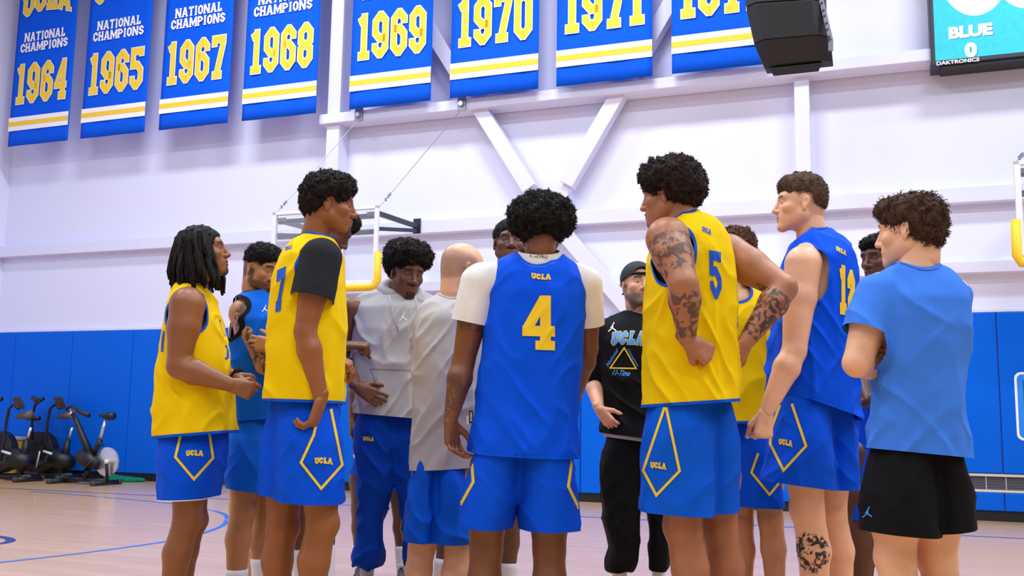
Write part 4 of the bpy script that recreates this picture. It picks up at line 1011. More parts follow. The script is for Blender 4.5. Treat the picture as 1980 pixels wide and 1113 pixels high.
g = p.shorts('shorts', [([(842, 312, 438, .19), (880, 313, 436, .21), (920, 317, 428, .22), (965, 320, 420, .23)], (320, 962, 416, 960))], SHB, WHT, seed=2, trim_w=.004)
p.line('stripe', g, [(350, 838), (339, 883), (375, 926), (412, 885), (405, 838)], 5, PG); p.text('lettering', g, 'UCLA', ((360, 871), (393, 871), (393, 882), (360, 882)), PG, arch=.15, **UCLA)
# thumb pointing forward
MBt = MB()
# locs
def dreads(p, n, hexc, seed):
    rg = np.random.default_rng(seed); mb = MB()
    for k in range(n):
        th = rg.uniform(0, 2*math.pi); ph = rg.uniform(.05, 1.15)**1.0; d = np.array([math.sin(ph)*math.cos(th), math.sin(ph)*math.sin(th), math.cos(ph)])
        st = np.array([0, -.014, .036])+d*np.array([.072, .095, .086]); hz = d*np.array([1, 1, 0]); hz = hz/(np.linalg.norm(hz)+1e-6)
        front = hz[1] > .72
        if front: hz = np.array([math.copysign(.85, hz[0]), .45, 0])
        L = rg.uniform(.2, .3) if not front else rg.uniform(.1, .15)
        side = st*np.array([1, 1, 0]); R_ = np.array([.094+rg.uniform(0, .03), .118+rg.uniform(0, .03)])
        out = np.array([hz[0]*R_[0], -.02+hz[1]*R_[1]*(.8 if hz[1] > 0 else 1.05), 0])
        pts = []; m = 6
        for j in range(m+1):
            t = j/m; q = st*(1-t)**1.5+np.array([out[0], out[1], st[2]-L*t])*(1-(1-t)**1.5); q[2] = st[2]+.03*math.sin(min(1, t*2.2)*math.pi)*.6-L*t**1.25; q += rg.normal(size=3)*.004; pts.append(p.hc+p.hR@(q*p.hs)-p.org)
        r = rg.uniform(.0085, .0125); mb.tube(pts, [r*.9]+[r]*(m-1)+[r*.55], 6)
    me = bpy.data.meshes.new('hair'); me.from_pydata(mb.v, [], mb.f); me.update(); me.polygons.foreach_set('use_smooth', [True]*len(me.polygons)); link('hair', me, p.root, hair_mat(hexc))
dreads(p, 120, '120b09', 4)
p.hair([((0, -.02, .045), (.086, .108, .09))], '0e0807', n=0, name='scalp_hair')
mb = MB().tube([q-p.org for q in (p.P(452, 722, .02), p.P(462, 727, .02))], .036, 14).build('wristband', BLK, p.root, smooth=True); mb.matrix_parent_inverse = Matrix.Identity(4)

# --- blue sleeveless, folded arms
p = Person('tattooed player with folded arms in a blue jersey with black piping', 5.04, 'b07a52')
p.head(506, 522, 58, -14, 0, 1.0, lid=1, neck=(494, 585, .03), paint={'beard': ('2a1710', .75), 'goatee': ('20120c', .8), 'moust': ('20120c', .7), 'crop': ('1c1210', .75), 'lips': '8a4a3c'})
p.torso([(563, 478, 520, .07), (575, 460, 532, .13), (590, 449, 545, .16), (620, 444, 552, .17), (660, 443, 556, .165), (720, 446, 560, .16), (780, 450, 562, .165), (840, 450, 565, .17)])
p.arm((470, 606, -.06), (512, 706, -.16), (575, 668, -.24), 1.12, hand=((.9, .1, .2), (0, 1, .1), False, 'flat'), tat=((.12, .98), (0, .3), .85))
p.arm((560, 605, .05), (590, 705, -.06), (533, 668, -.25), 1.1, hand=((-.95, .1, .1), (-.1, .9, 0), True, 'hip'))
p.tatpatch = [(p.P(486, 612, -.12), .085, .8)]
p.leg((478, 830, -.08), (470, 985, -.08), (456, 1150, -.06), 1.05, sock=.29, shoe='e6e6ea', foot=60); p.leg((512, 830, .1), (512, 1000, .1), (508, 1150, .12), 1.0, sock=.32, shoe='e6e6ea', foot=60)
p.done()
g = p.garment('jersey', [(Stack(p.R), .03)], BLU2, [p.hole(466, 612, .098, -.06, (470, 650, -.06), .05), p.hole(562, 605, .08, .05), p.neckcut(.07), p.hem(452, 815, 560, 808)], BLK, fold=.008, seed=3, hemtrim=[1, 1, 1, 0], trim_w=.013)
p.jumper(g, 512, 596, 11, PW)
p.shorts('shorts', [([(800, 452, 535, .17), (850, 446, 545, .19), (900, 443, 545, .2), (955, 443, 545, .2)], (443, 938, 545, 952))], BLU2, seed=4)
p.hair([((0, -.012, .062), (.086, .1, .078)), ((0, .04, .085), (.07, .055, .045))], '15100f', n=2000, ln=.013, seed=5, cuts=FACE_CUT+[Ell((.09, -.03, -.03), (.05, .09, .06), op='-'), Ell((-.09, -.03, -.03), (.05, .09, .06), op='-')])

# --- tall yellow 7 with black sleeve
p = Person('tall player in yellow jersey 7 over a black tee with arm hanging', 4.28, '93592f')
p.head(639, 399, 98, -4, 0, 1.02, lid=1, neck=(607, 474, 0), nr=(.058, .07), paint={'goatee': ('1a0f0a', .9), 'moust': ('1a0f0a', .75), 'lips': '7d4636'})
p.torso([(452, 592, 634, .06), (462, 572, 648, .12), (478, 558, 657, .17), (500, 547, 661, .2), (540, 535, 664, .205), (600, 526, 667, .2), (660, 519, 668, .2), (720, 514, 668, .2), (800, 509, 665, .2)])
p.arm((620, 500, -.16), (590, 640, -.2), (621, 772, -.2), 1.1, hand=((-.28, -.05, -1), (-1, .15, -.1), False, 'loose'), hs=1.12)
p.arm((612, 500, .17), (625, 640, .22), (640, 690, .1), 1.0, hand=((.8, 0, -.3), (0, .3, -1), True, 'loose'))
p.leg((560, 800, .08), (546, 1020, .06), (541, 1215, .05), 1.14, foot=100); p.leg((610, 800, -.08), (622, 1012, -.09), (602, 1215, -.08), 1.14, foot=100)
p.done()
g = p.garment('jersey', [(Stack(p.R), .03)], YEL, [p.hole(628, 502, .1, -.2, (612, 540, -.2), .04), p.hole(612, 505, .08, .2), p.neckcut(.072), p.hem(510, 776, 664, 781)], TRB, fold=.008, seed=6)
p.text('number', g, '7', ((536, 522), (553, 514), (546, 600), (530, 604)), PB, t=.26); p.text('lettering', g, 'UCLA', ((552, 477), (566, 472), (563, 480), (551, 485)), PB, **UCLA)
S, E, _, _ = p.arms[0]; d = (E-S)/np.linalg.norm(E-S); L = np.linalg.norm(E-S); pl = S+d*L*.56
u = p.garment('undershirt', [(Stack(p.R, .022), .02), (Cone(S, S+d*L*.75, .088, .094), .03)], CHAR, [lambda V: np.where(seg_dist(V, S+d*.05, E) < .13, (pl-V)@d+.03*((V-pl)@np.array([1, 0, 0]))*8*.1, 1.0), p.neckcut(.068), lambda V: V[:, 2]-1.2], fold=.003, seed=7)
g = p.shorts('shorts', [([(776, 512, 600, .14, .07), (850, 507, 600, .15, .07), (900, 504, 590, .15, .07), (962, 501, 580, .15, .07)], (501, 956, 590, 962)), ([(776, 540, 661, .15, -.06), (850, 538, 663, .16, -.06), (900, 537, 664, .16, -.06), (970, 537, 664, .16, -.06)], (537, 963, 664, 970))], SHB, seed=8)
p.line('stripe', g, [(640, 790), (662, 898), (621, 944), (582, 894), (607, 840), (615, 800)], 5, PG); p.text('lettering', g, 'UCLA', ((609, 885), (643, 886), (643, 898), (609, 897)), PG, arch=.15, **UCLA)
p.hair([((0, -.022, .058), (.098, .118, .095)), ((0, .03, .085), (.086, .07, .065)), ((0, -.075, .01), (.08, .055, .07))], '1b1310', n=2800, ln=.012, seed=9, amp=.009)

# --- player behind the tall one, head bowed
p = Person('dark haired player with bowed head and clenched fist behind the yellow 7', 5.4, '6b4029', fine=True)
p.head(641, 447, 86, -34, 0, 1.08, neck=(618, 520, .05), paint={'goatee': ('120a08', .8), 'moust': ('120a08', .7)})
p.torso([(515, 600, 640, .07), (530, 580, 655, .15), (560, 568, 662, .17), (640, 566, 660, .17), (760, 560, 655, .17), (850, 560, 655, .17)])
p.arm((640, 565, -.1), (625, 690, -.15), (672, 668, -.25), 1.0, hand=((1, 0, .02), (.05, .3, -1), False, 'fist'), hs=1.1)
p.arm((630, 560, .15), (600, 690, .2), (640, 740, .1), 1.0, hand=((.6, 0, -.6), (0, .3, -1), True, 'loose'))
p.leg((590, 830, -.05), (590, 1010, -.05), (588, 1160, 0), sock=.35, foot=80); p.leg((630, 830, .1), (632, 1010, .1), (630, 1160, .1), sock=.35, foot=80)
p.done()
p.garment('jersey', [(Stack(p.R), .03)], BLU, [p.hole(640, 565, .085, -.1), p.hole(630, 560, .085, .2), p.neckcut(.07), p.hem(560, 820, 655, 820)], TRB, seed=10)
p.shorts('shorts', [([(800, 565, 650, .19), (880, 562, 652, .2), (950, 560, 655, .2)], (560, 945, 655, 945))], SHB, seed=11)
p.hair([((0, -.022, .055), (.097, .115, .092)), ((0, .045, .085), (.08, .065, .06))], '1b1310', n=1800, seed=12)

# --- grey sleeveless hoodie
p = Person('man in a grey sleeveless hoodie and blue joggers with hand on hip', 5.76, '6f452f')
p.head(787, 529, 30, -15, 3, 1.14, dy=-.06, lid=1, neck=(775, 598, .05), nr=(.06, .07), paint={'goatee': ('120a08', .85), 'moust': ('160c0a', .7), 'lips': '7a4438'})
p.torso([(556, 735, 812, .06, .06), (564, 712, 832, .09, .05), (576, 692, 846, .12, .035), (596, 685, 852, .16, .01), (640, 682, 852, .18), (700, 683, 850, .175), (750, 684, 848, .175), (785, 686, 846, .18), (820, 680, 846, .175)])
p.arm((678, 598, -.03), (660, 692, .02), (690, 748, -.2), 1.1, hand=((.85, -.1, -.45), (.1, .9, -.1), False, 'hip'), hs=1.15)
p.arm((852, 598, .0), (866, 695, .05), (840, 760, -.1), 1.05, hand=((-.7, -.1, -.6), (.1, .9, -.1), True, 'hip'))
p.leg((722, 850, 0), (722, 975, .0), (708, 1108, 0), .85, sock=.25, shoe='17171c', foot=20, sockc='d8d4cc'); p.leg((782, 850, .03), (794, 975, .03), (797, 1108, .06), .85, sock=.25, foot=40, sockc='d8d4cc')
p.done()
g = p.garment('hoodie', [(Stack(p.R), .03)], GREY, [p.hole(668, 606, .088, -.03, (664, 640, -.03), .06), p.hole(862, 606, .075, 0), p.neckcut(.078, .01), p.hem(680, 797, 845, 812)], fold=.011, seed=13, ff=(6, 6, 4))
# hood folded round the neck
nb = p.nb; hd = []
for k in range(17):
    t = math.radians(-85+350*k/16); fx = p.hR[:, 1]*np.array([1, 1, 0]); fx /= np.linalg.norm(fx); sx = np.array([-fx[1], fx[0], 0])
    a = nb+sx*.115*math.cos(t)+fx*(-.075*math.sin(t)+.012)+np.array([0, 0, .1+.04*math.sin(t)]); hd.append(a)
pr = [(Cone(hd[i], hd[i+1], .027+.022*max(0, math.sin(math.radians(-85+350*i/16))), .027+.022*max(0, math.sin(math.radians(-85+350*(i+1)/16)))), .02) for i in range(16)]
p.garment('hood', pr, GREY, fold=.004, seed=14, parent=g.o, h=.006)
for pts in (((752, 570, -.16), (757, 590, -.19), (762, 615, -.195), (770, 640, -.195)), ((803, 572, -.17), (805, 592, -.19), (806, 612, -.195))):
    MB().tube([p.P(*q)-p.org for q in pts], .005, 6).build('drawstring', GREY, g.o, smooth=True, loc=(0, 0, 0))
p.jumper(g, 779, 612, 15, PW); p.line('pocket_seam', g, [(715, 713), (802, 716)], 1.6, mat('seam_grey', '8f8b8e', .8)); p.line('pocket_seam', g, [(715, 713), (728, 742), (722, 775)], 1.6, mat('seam_grey', '8f8b8e', .8))
g = p.shorts('joggers', [([(795, 684, 770, .14), (860, 686, 772, .13), (930, 689, 762, .12), (1000, 690, 746, .1), (1050, 683, 744, .1), (1080, 676, 742, .095), (1093, 684, 734, .07)], None), ([(795, 745, 832, .14, .03), (860, 754, 828, .13, .03), (930, 764, 822, .12, .03), (1000, 772, 818, .1, .03), (1050, 778, 815, .1, .03), (1080, 778, 815, .095, .03), (1092, 784, 812, .07, .03)], None)], NAV, fold=.011, seed=15, closed=True)
p.text('lettering', g, 'UCLA', ((702, 844), (723, 845), (723, 853), (702, 852)), PG, arch=.1, **UCLA)
p.hair([((0, -.03, .085), (.125, .126, .092)), ((0, .025, .11), (.105, .075, .06)), ((0, -.07, .02), (.1, .06, .07))], '17100e', n=2600, ln=.015, r=.003, curl=.9, seed=16, amp=.01)

# --- player hidden behind the hoodie
p = Person('player mostly hidden behind the grey hoodie with only shorts and legs showing', 6.25, '5d3826', fine=False)
p.head(790, 535, 0, -10, 0, 1.0, neck=(765, 600, .05), eyes=False)
p.torso([(590, 735, 790, .08), (605, 705, 812, .14), (640, 700, 818, .15), (720, 700, 815, .15), (800, 695, 800, .15), (870, 686, 790, .15)])
p.arm((702, 640, 0), (690, 740, .05), (682, 812, 0), 1.0, hand=((-.05, 0, -1), (1, .2, 0), False, 'relaxed')); p.arm((816, 640, 0), (826, 740, .05), (820, 812, 0), 1.0, hand=((.05, 0, -1), (-1, .2, 0), True, 'relaxed'))
p.leg((706, 860, 0), (699, 985, 0), (700, 1090, 0), 1.1, sock=.25, foot=0); p.leg((762, 860, 0), (778, 985, 0), (782, 1090, 0), 1.1, sock=.25, foot=0)
p.done()
p.garment('jersey', [(Stack(p.R), .03)], BLU, [p.hole(700, 640, .08), p.hole(818, 640, .08), p.neckcut(.07), p.hem(690, 850, 790, 850)], TRB, seed=17)
g = p.shorts('shorts', [([(840, 688, 745, .13), (880, 680, 742, .14), (920, 677, 740, .14)], (677, 915, 742, 915)), ([(840, 730, 786, .13), (880, 735, 790, .14), (950, 735, 790, .14)], (735, 946, 790, 946))], SHB, seed=18)
p.line('stripe', g, [(681, 872), (686, 885)], 3, PG); p.line('stripe', g, [(770, 925), (767, 942)], 3, PG)

# --- bald man, grey tee
p = Person('bald man in a grey tee and blue shorts seen from behind', 4.75, 'e6ae8a')
p.head(897, 524, 118, -8, 0, 1.1, broad=False, neck=(872, 592, -.01), nr=(.06, .07), paint={'stub': ('7d6255', .6), 'brow': '4a3a30'})
p.torso([(571, 848, 905, .07), (580, 828, 918, .13), (595, 813, 928, .165), (620, 804, 935, .18), (680, 798, 938, .185), (760, 796, 934, .18), (840, 794, 926, .18), (930, 790, 918, .18)])
p.arm((825, 625, .05), (822, 735, .2), (850, 700, .33), 1.05, hand=((.9, .3, .1), (0, 1, 0), True, 'flat')); p.arm((922, 620, -.02), (932, 722, .05), (920, 770, .26), 1.05, hand=((-.6, .4, .2), (0, .5, 1), False, 'flat'))
p.leg((825, 920, 0), (815, 1062, 0), (810, 1220, 0), 1.1, foot=150, shoe='e2e2e6', sock=.2); p.leg((885, 920, 0), (886, 1066, -.02), (880, 1220, 0), 1.1, foot=150, shoe='e2e2e6', sock=.2)
p.done()
S, E, _, _ = p.arms[1]; S2, E2, _, _ = p.arms[0]
def sleeve(S, E, f, r0, r1, thr=.02):
    d = (E-S)/np.linalg.norm(E-S); L = np.linalg.norm(E-S); pl = S+d*L*f
    st = Stack(p.R); return (Cone(S, S+d*L*(f+.16), r0, r1), .03), (lambda V: np.where((seg_dist(V, S+d*L*f*.6, S+d*L*(f+.3)) < r1+.05) & (st.d(V[:, 0], V[:, 1], V[:, 2]) > thr), (pl-V)@d, 1.0))
a, ca = sleeve(S, E, .5, .08, .088); b, cb = sleeve(S2, E2, .5, .08, .088)
g = p.garment('tee', [(Stack(p.R), .03), a, b], GREY, [ca, cb, p.neckcut(.072, -.005), p.hem(791, 908, 915, 902)], GREY, fold=.011, seed=19, trim_w=.015, trimname='collar_rib', hemtrim=[0, 0, 1, 0], ff=(6, 6, 3))
p.shorts('shorts', [([(885, 798, 852, .14), (960, 785, 850, .155), (1048, 777, 842, .155)], (778, 1040, 842, 1045)), ([(885, 846, 900, .14), (960, 842, 910, .155), (1052, 838, 917, .155)], (838, 1045, 917, 1048))], cloth('shorts_blue_mesh', '0457d6'), seed=20, fold=.009)

# --- face behind number 4
p = Person('short haired player facing the huddle behind jersey 4', 5.25, '6d4634')
p.head(984, 471, 8, 2, 0, 1.0, neck=(985, 535, .03), paint={'moust': ('160c0a', .8), 'goatee': ('160c0a', .5), 'crop': ('14100e', .9), 'lips': '8a4c44'})
p.torso([(525, 960, 1010, .06, .05), (540, 935, 1035, .1, .03), (565, 922, 1052, .15), (640, 920, 1055, .15), (760, 922, 1052, .15), (860, 920, 1052, .15)])
p.arm((930, 570, 0), (915, 690, .05), (930, 780, -.05), 1.0, hand=((.2, 0, -1), (1, 0, 0), False, 'relaxed')); p.arm((1045, 570, 0), (1060, 690, .05), (1050, 780, 0), 1.0, hand=((-.2, 0, -1), (-1, 0, 0), True, 'relaxed'))
p.leg((945, 850, 0), (868, 1000, 0), (852, 1140, 0), 1.0, sock=.315, foot=-10); p.leg((1005, 850, 0), (985, 1000, 0), (976, 1140, 0), 1.08, sock=.3, foot=10)
p.done()
p.garment('jersey', [(Stack(p.R), .03)], YEL, [p.hole(930, 570, .08), p.hole(1045, 570, .08), p.neckcut(.07), p.hem(920, 840, 1052, 840)], TRB, seed=21)
p.shorts('shorts', [([(830, 925, 990, .14), (890, 915, 985, .15), (950, 905, 980, .15)], (905, 945, 980, 945)), ([(830, 985, 1050, .14), (890, 985, 1050, .15), (950, 985, 1050, .15)], (985, 945, 1050, 945))], SHB, seed=22)
p.hair([((0, -.016, .05), (.084, .106, .088))], '120e0d', n=1500, ln=.008, seed=23, amp=.003)

# --- number 4
p = Person('player in blue jersey 4 over a white tee seen from behind', 4.22, '7c4b2d')
p.head(1046, 446, 183, -10, 0, 1.04, neck=(1042, 512, -.02), nr=(.062, .072), paint={'crop': ('2a1a12', .3)})
p.torso([(492, 985, 1092, .08), (499, 968, 1106, .12), (510, 955, 1120, .145), (530, 949, 1128, .155), (570, 946, 1130, .16), (620, 940, 1130, .16), (680, 932, 1127, .16), (740, 925, 1121, .16), (800, 917, 1118, .165), (850, 908, 1122, .17), (910, 900, 1126, .17)])
p.arm((928, 548, 0), (896, 700, .03), (871, 812, -.03), 1.16, hand=((.12, -.05, -1), (.75, -.6, 0), True, 'relaxed'), hs=1.1, tat=((.35, .6), (.25, .95), .45)); p.arm((1131, 550, .02), (1136, 672, .12), (1112, 765, .28), 1.12, hand=((-.3, .7, .3), (-1, .2, 0), False, 'loose'), hs=1.05)
p.leg((945, 900, 0), (940, 1062, 0), (930, 1220, 0), 1.2, foot=178); p.leg((1062, 900, 0), (1062, 1062, 0), (1064, 1220, 0), 1.2, foot=178)
p.done()
g = p.garment('jersey', [(Stack(p.R), .03)], BLU, [p.hole(924, 545, .06, 0, (915, 600, 0), .06), p.hole(1150, 545, .05, 0, (1150, 600, 0), .06), p.neckcut(.098, .02, (.0, -.01)), p.hem(902, 872, 1124, 884, .05)], BLU, fold=.007, seed=24)
p.text('number', g, '4', ((1010, 571), (1073, 571), (1073, 677), (1010, 675)), PG, t=.235, gw=.6)
p.text('lettering', g, 'UCLA', ((1028, 527), (1065, 529), (1065, 540), (1028, 538)), PG, arch=-.1, **UCLA)
a, ca = sleeve(p.arms[0][0], p.arms[0][1], .5, .084, .088, -9); b, cb = sleeve(p.arms[1][0], p.arms[1][1], .62, .078, .08, -9)
tr = [(Cone(p.nb-np.array([0, 0, .02]), q[0]+(p.nb-q[0])*.15, .058, .066*q[3]), .03) for q in p.arms]
u = p.garment('undershirt', [(Stack(p.R, .021), .02), a, b]+tr+[ (Cone(p.nb-np.array([0, 0, .01]), p.nb+np.array([0, 0, .065]), .095, .088), .02)], WHT, [ca, cb, p.neckcut(.0705, .06), lambda V: V[:, 2]-1.2, lambda V: np.where(np.linalg.norm(V[:, :2]-p.nb[:2], axis=1) < .115, p.nb[2]+.062+.35*(V[:, 1]-p.nb[1])-V[:, 2], 1)], fold=.003, seed=25)
p.fontp('collar_lettering', u, 'NIKE PRO', ((1024, 490), (1059, 494), (1059, 500), (1024, 496)), PK, .01)
MB().hexa([p.P(x, y, dy)-p.org for y in (818, 793) for x, dy in ((907, -.01), (915, -.01), (915, .0), (907, .0))]).build('size_tag', PK, g.o, loc=(0, 0, 0))
vs, fs, wd = font2d('MENS', .02); me = bpy.data.meshes.new('tag_lettering'); me.from_pydata([tuple(p.P(912.6-v[1]/vs[:, 1].max()*3.4, 797+17*v[0]/wd, -.0115)-p.org) for v in vs], [], fs); me.update(); link('tag_lettering', me, g.o, PW)
MB().hexa([p.P(x, y, dy)-p.org for y in (820, 803) for x, dy in ((902, .004), (907, .004), (907, .008), (902, .008))]).build('care_label', WHT, g.o, loc=(0, 0, 0))
g = p.shorts('shorts', [([(872, 910, 1008, .15), (950, 895, 1002, .155), (1026, 883, 985, .155)], (883, 1014, 985, 1021)), ([(872, 1005, 1106, .15), (950, 1002, 1118, .155), (1030, 1007, 1123, .155)], (1007, 1022, 1123, 1022))], SHB, seed=26)
p.line('stripe', g, [(911, 880), (915, 931), (888, 979)], 5.5, PG); p.line('stripe', g, [(1106, 890), (1099, 940), (1120, 983)], 5.5, PG)
p.hair([((0, -.03, .05), (.138, .128, .1)), ((0, -.05, .02), (.125, .1, .09))], '1a1412', n=3600, ln=.016, r=.003, curl=.9, seed=27, amp=.012, cuts=[FACE_CUT[0], Ell((0, .0, -.13), (.13, .22, .09), op='-')])

# --- coach with cap
p = Person('man in a backwards charcoal cap and black printed long sleeve shirt', 5.76, 'dca488')
p.head(1233, 552, 14, 4, 0, 1.1, broad=False, neck=(1243, 612, .04), nr=(.062, .07), paint={'beard': ('5a5450', .8), 'goatee': ('a8a29c', .8), 'moust': ('5c5450', .7), 'brow': '1c1410', 'crop': ('2a2420', .6), 'lips': '9a5f55'})
p.torso([(600, 1205, 1285, .06, .06), (612, 1180, 1308, .1, .04), (630, 1162, 1325, .14, .02), (660, 1156, 1330, .185), (720, 1160, 1328, .19), (780, 1163, 1328, .2), (830, 1163, 1330, .2), (870, 1163, 1332, .195)])
p.arm((1170, 645, 0), (1148, 738, .05), (1158, 790, -.14), 1.1, hand=((.55, -.1, -.7), (.6, .5, 0), False, 'hip'), hs=1.05); p.arm((1322, 645, 0), (1345, 738, .05), (1330, 790, -.1), 1.1, hand=((-.5, -.1, -.7), (-.6, .5, 0), True, 'hip'))
p.leg((1200, 880, 0), (1202, 985, 0), (1198, 1108, 0), .85, foot=5, sock=.2); p.leg((1275, 880, .04), (1276, 985, .04), (1274, 1104, .06), .8, foot=25, sock=.2)
p.done()
a, ca = sleeve(p.arms[0][0], p.arms[0][1], .98, .085, .062); b, cb = sleeve(p.arms[1][0], p.arms[1][1], .98, .085, .062)
g = p.garment('shirt', [(Stack(p.R), .03), a, b], BLK, [ca, cb, p.neckcut(.078, -.01), p.hem(1163, 836, 1330, 858)], mat('collar_grey', '9a9aa2', .8), fold=.009, seed=28, trim_w=.01, trimname='collar_rib', hemtrim=[0, 0, 1, 0])
p.garment('under_tee', [(Stack(p.R, .012), .03)], cloth('tee_pale', 'b4b4ba'), [p.hem(1163, 842, 1330, 866), lambda V: p.P(1240, 800)[2]-V[:, 2]], fold=.006, seed=28)
p.jumper(g, 1184, 632, 16, PW)
p.text('chest_lettering', g, 'UCLA', ((1186, 642), (1250, 642), (1244, 668), (1180, 668)), PSKY, t=.26, gw=.66, gap=.1, out=(PG, .035), arch=.1)
p.line('print_triangle', g, [(1207, 672), (1180, 711), (1230, 712)], 2.4, PG, True)
p.fontp('print_script', g, 'National', ((1171, 704), (1192, 672), (1196, 677), (1176, 710)), PSKY, .01, .2); p.fontp('print_script', g, 'Champions', ((1216, 673), (1236, 706), (1231, 710), (1212, 677)), PSKY, .01, .2)
p.fontp('print_script', g, '11-Time', ((1186, 714), (1220, 716), (1217, 727), (1183, 725)), PSKY, .02, .3)
g = p.shorts('pants', [([(852, 1160, 1245, .15), (900, 1158, 1243, .14), (960, 1162, 1240, .13), (1010, 1167, 1237, .12), (1060, 1180, 1234, .1), (1085, 1172, 1230, .1), (1103, 1172, 1222, .08)], None), ([(852, 1238, 1325, .15, .03), (900, 1240, 1322, .14, .03), (960, 1246, 1312, .13, .03), (1010, 1254, 1304, .11, .03), (1060, 1252, 1296, .1, .03), (1100, 1254, 1290, .08, .03)], None)], BLK, fold=.008, seed=29, closed=True)
p.text('lettering', g, 'CA', ((1158, 870), (1164, 870), (1164, 876), (1158, 876)), PG, **UCLA)
def cap(p):
    Pm = [(Ell((0, -.012, .042), (.083, .108, .09)), .01)]; V, Q = field_mesh(Pm, .005); T = tris(Q); x, y, z = V.T
    C = np.minimum(z-np.where(y > 0, .03+.022*np.clip(y/.1, 0, 1), .03+y*.35), np.sqrt((x/.05)**2+((z-.045)/.04)**2)-1+np.where(y > .02, 0, 9))
    V2, T2, _ = split(V, T, C); V2, T2 = compact(V2, T2); Vw = p.hc+(V2*p.hs)@p.hR.T; o = link('cap', fastmesh('cap', Vw-p.org, T2), p.root, cloth('cap_charcoal', '3a3b40'))
    sd = o.modifiers.new('t', 'SOLIDIFY'); sd.thickness = .004; sd.offset = 1
    st = [p.hc+p.hR@(np.array([.086*math.sin(t), -.012+.112*math.cos(t), .048])*p.hs)-p.org for t in np.linspace(-.75, .75, 13)]
    MB().tube(st, .009, 6).build('strap', cloth('cap_strap', '232428'), o, smooth=True, loc=(0, 0, 0))
    br = []; n = 9
    for j in range(4):
        for i in range(n): t = (i/(n-1)-.5)*.5; rr = .1+.05*j/3*math.cos(t*.9); br.append(p.hc+p.hR@(np.array([math.sin(t)*.82*rr/.1*.1, -.012-math.cos(t)*rr*1.02, .005-.008*j-.018*abs(t)])*p.hs)-p.org)
    me = bpy.data.meshes.new('bill'); me.from_pydata([tuple(v) for v in br], [], [(j*n+i, j*n+i+1, (j+1)*n+i+1, (j+1)*n+i) for j in range(3) for i in range(n-1)]); me.update(); b = link('bill', me, o, cloth('cap_charcoal', '')); b.modifiers.new('t', 'SOLIDIFY').thickness = .006
cap(p)

# --- big number 5
p = Person('broad player in yellow jersey 5 with tattooed arms and hands on hips', 4.07, 'a86d4b')
p.head(1292, 381, -116, -6, 0, 1.06, neck=(1325, 448, -.02), nr=(.066, .08), paint={'goatee': ('1c110c', .9), 'moust': ('1c110c', .7)})
p.torso([(415, 1308, 1348, .07), (424, 1292, 1372, .13), (438, 1278, 1392, .17), (460, 1264, 1404, .2), (500, 1254, 1411, .215), (560, 1248, 1416, .215), (620, 1246, 1419, .21), (700, 1244, 1423, .21), (810, 1243, 1428, .21)])
p.arm((1290, 462, -.17), (1322, 550, -.3), (1329, 655, -.24), 1.36, hand=((.72, .1, -.5), (.2, .9, -.5), True, 'fist'), hs=1.18, tat=((.1, .85), (.1, .95), .75))
p.arm((1412, 492, .06), (1516, 556, -.08), (1440, 664, -.12), 1.3, hand=((-.55, .1, -.8), (-.5, .8, 0), False, 'hip'), hs=1.15, tat=((.9, .9), (.15, .9), .85))
p.leg((1310, 800, -.05), (1322, 1018, -.06), (1334, 1215, -.05), 1.28, foot=-110); p.leg((1380, 800, .08), (1392, 1020, .08), (1402, 1215, .1), 1.25, foot=-110)
p.done()
g = p.garment('jersey', [(Stack(p.R), .03)], YEL, [p.hole(1286, 474, .115, -.2, (1282, 530, -.2), .04), p.hole(1424, 498, .085, .06), p.neckcut(.08), p.hem(1244, 788, 1427, 776)], TRB, fold=.009, seed=30)
p.text('number', g, '5', ((1371, 483), (1394, 487), (1396, 578), (1374, 578)), PB, t=.2); p.text('lettering', g, 'UCLA', ((1358, 437), (1375, 443), (1375, 453), (1358, 447)), PB, **UCLA)
p.garment('undershirt', [(Stack(p.R, .024), .03)], BLK, [p.hole(1296, 462, .092, -.2, (1300, 500, -.2), .05), p.hole(1424, 498, .09, .06), p.neckcut(.082), lambda V: V[:, 2]-1.25], fold=.001, seed=31)
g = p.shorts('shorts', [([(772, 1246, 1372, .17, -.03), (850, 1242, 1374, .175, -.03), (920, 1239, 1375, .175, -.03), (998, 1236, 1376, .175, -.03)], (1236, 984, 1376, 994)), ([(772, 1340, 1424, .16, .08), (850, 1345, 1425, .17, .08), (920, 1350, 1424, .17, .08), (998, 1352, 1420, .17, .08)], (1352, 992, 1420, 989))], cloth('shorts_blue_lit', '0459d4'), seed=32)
p.line('stripe', g, [(1285, 787), (1243.5, 909), (1269, 957), (1314, 910), (1288, 787)], 5, PG); p.text('lettering', g, 'UCLA', ((1258, 893), (1288, 896), (1288, 908), (1258, 905)), PG, arch=.1, **UCLA)
p.hair([((0, -.028, .062), (.12, .124, .1)), ((0, -.075, .03), (.105, .078, .09)), ((0, .03, .09), (.1, .075, .06))], '2a1b17', n=3600, ln=.013, r=.0028, seed=33, amp=.011)

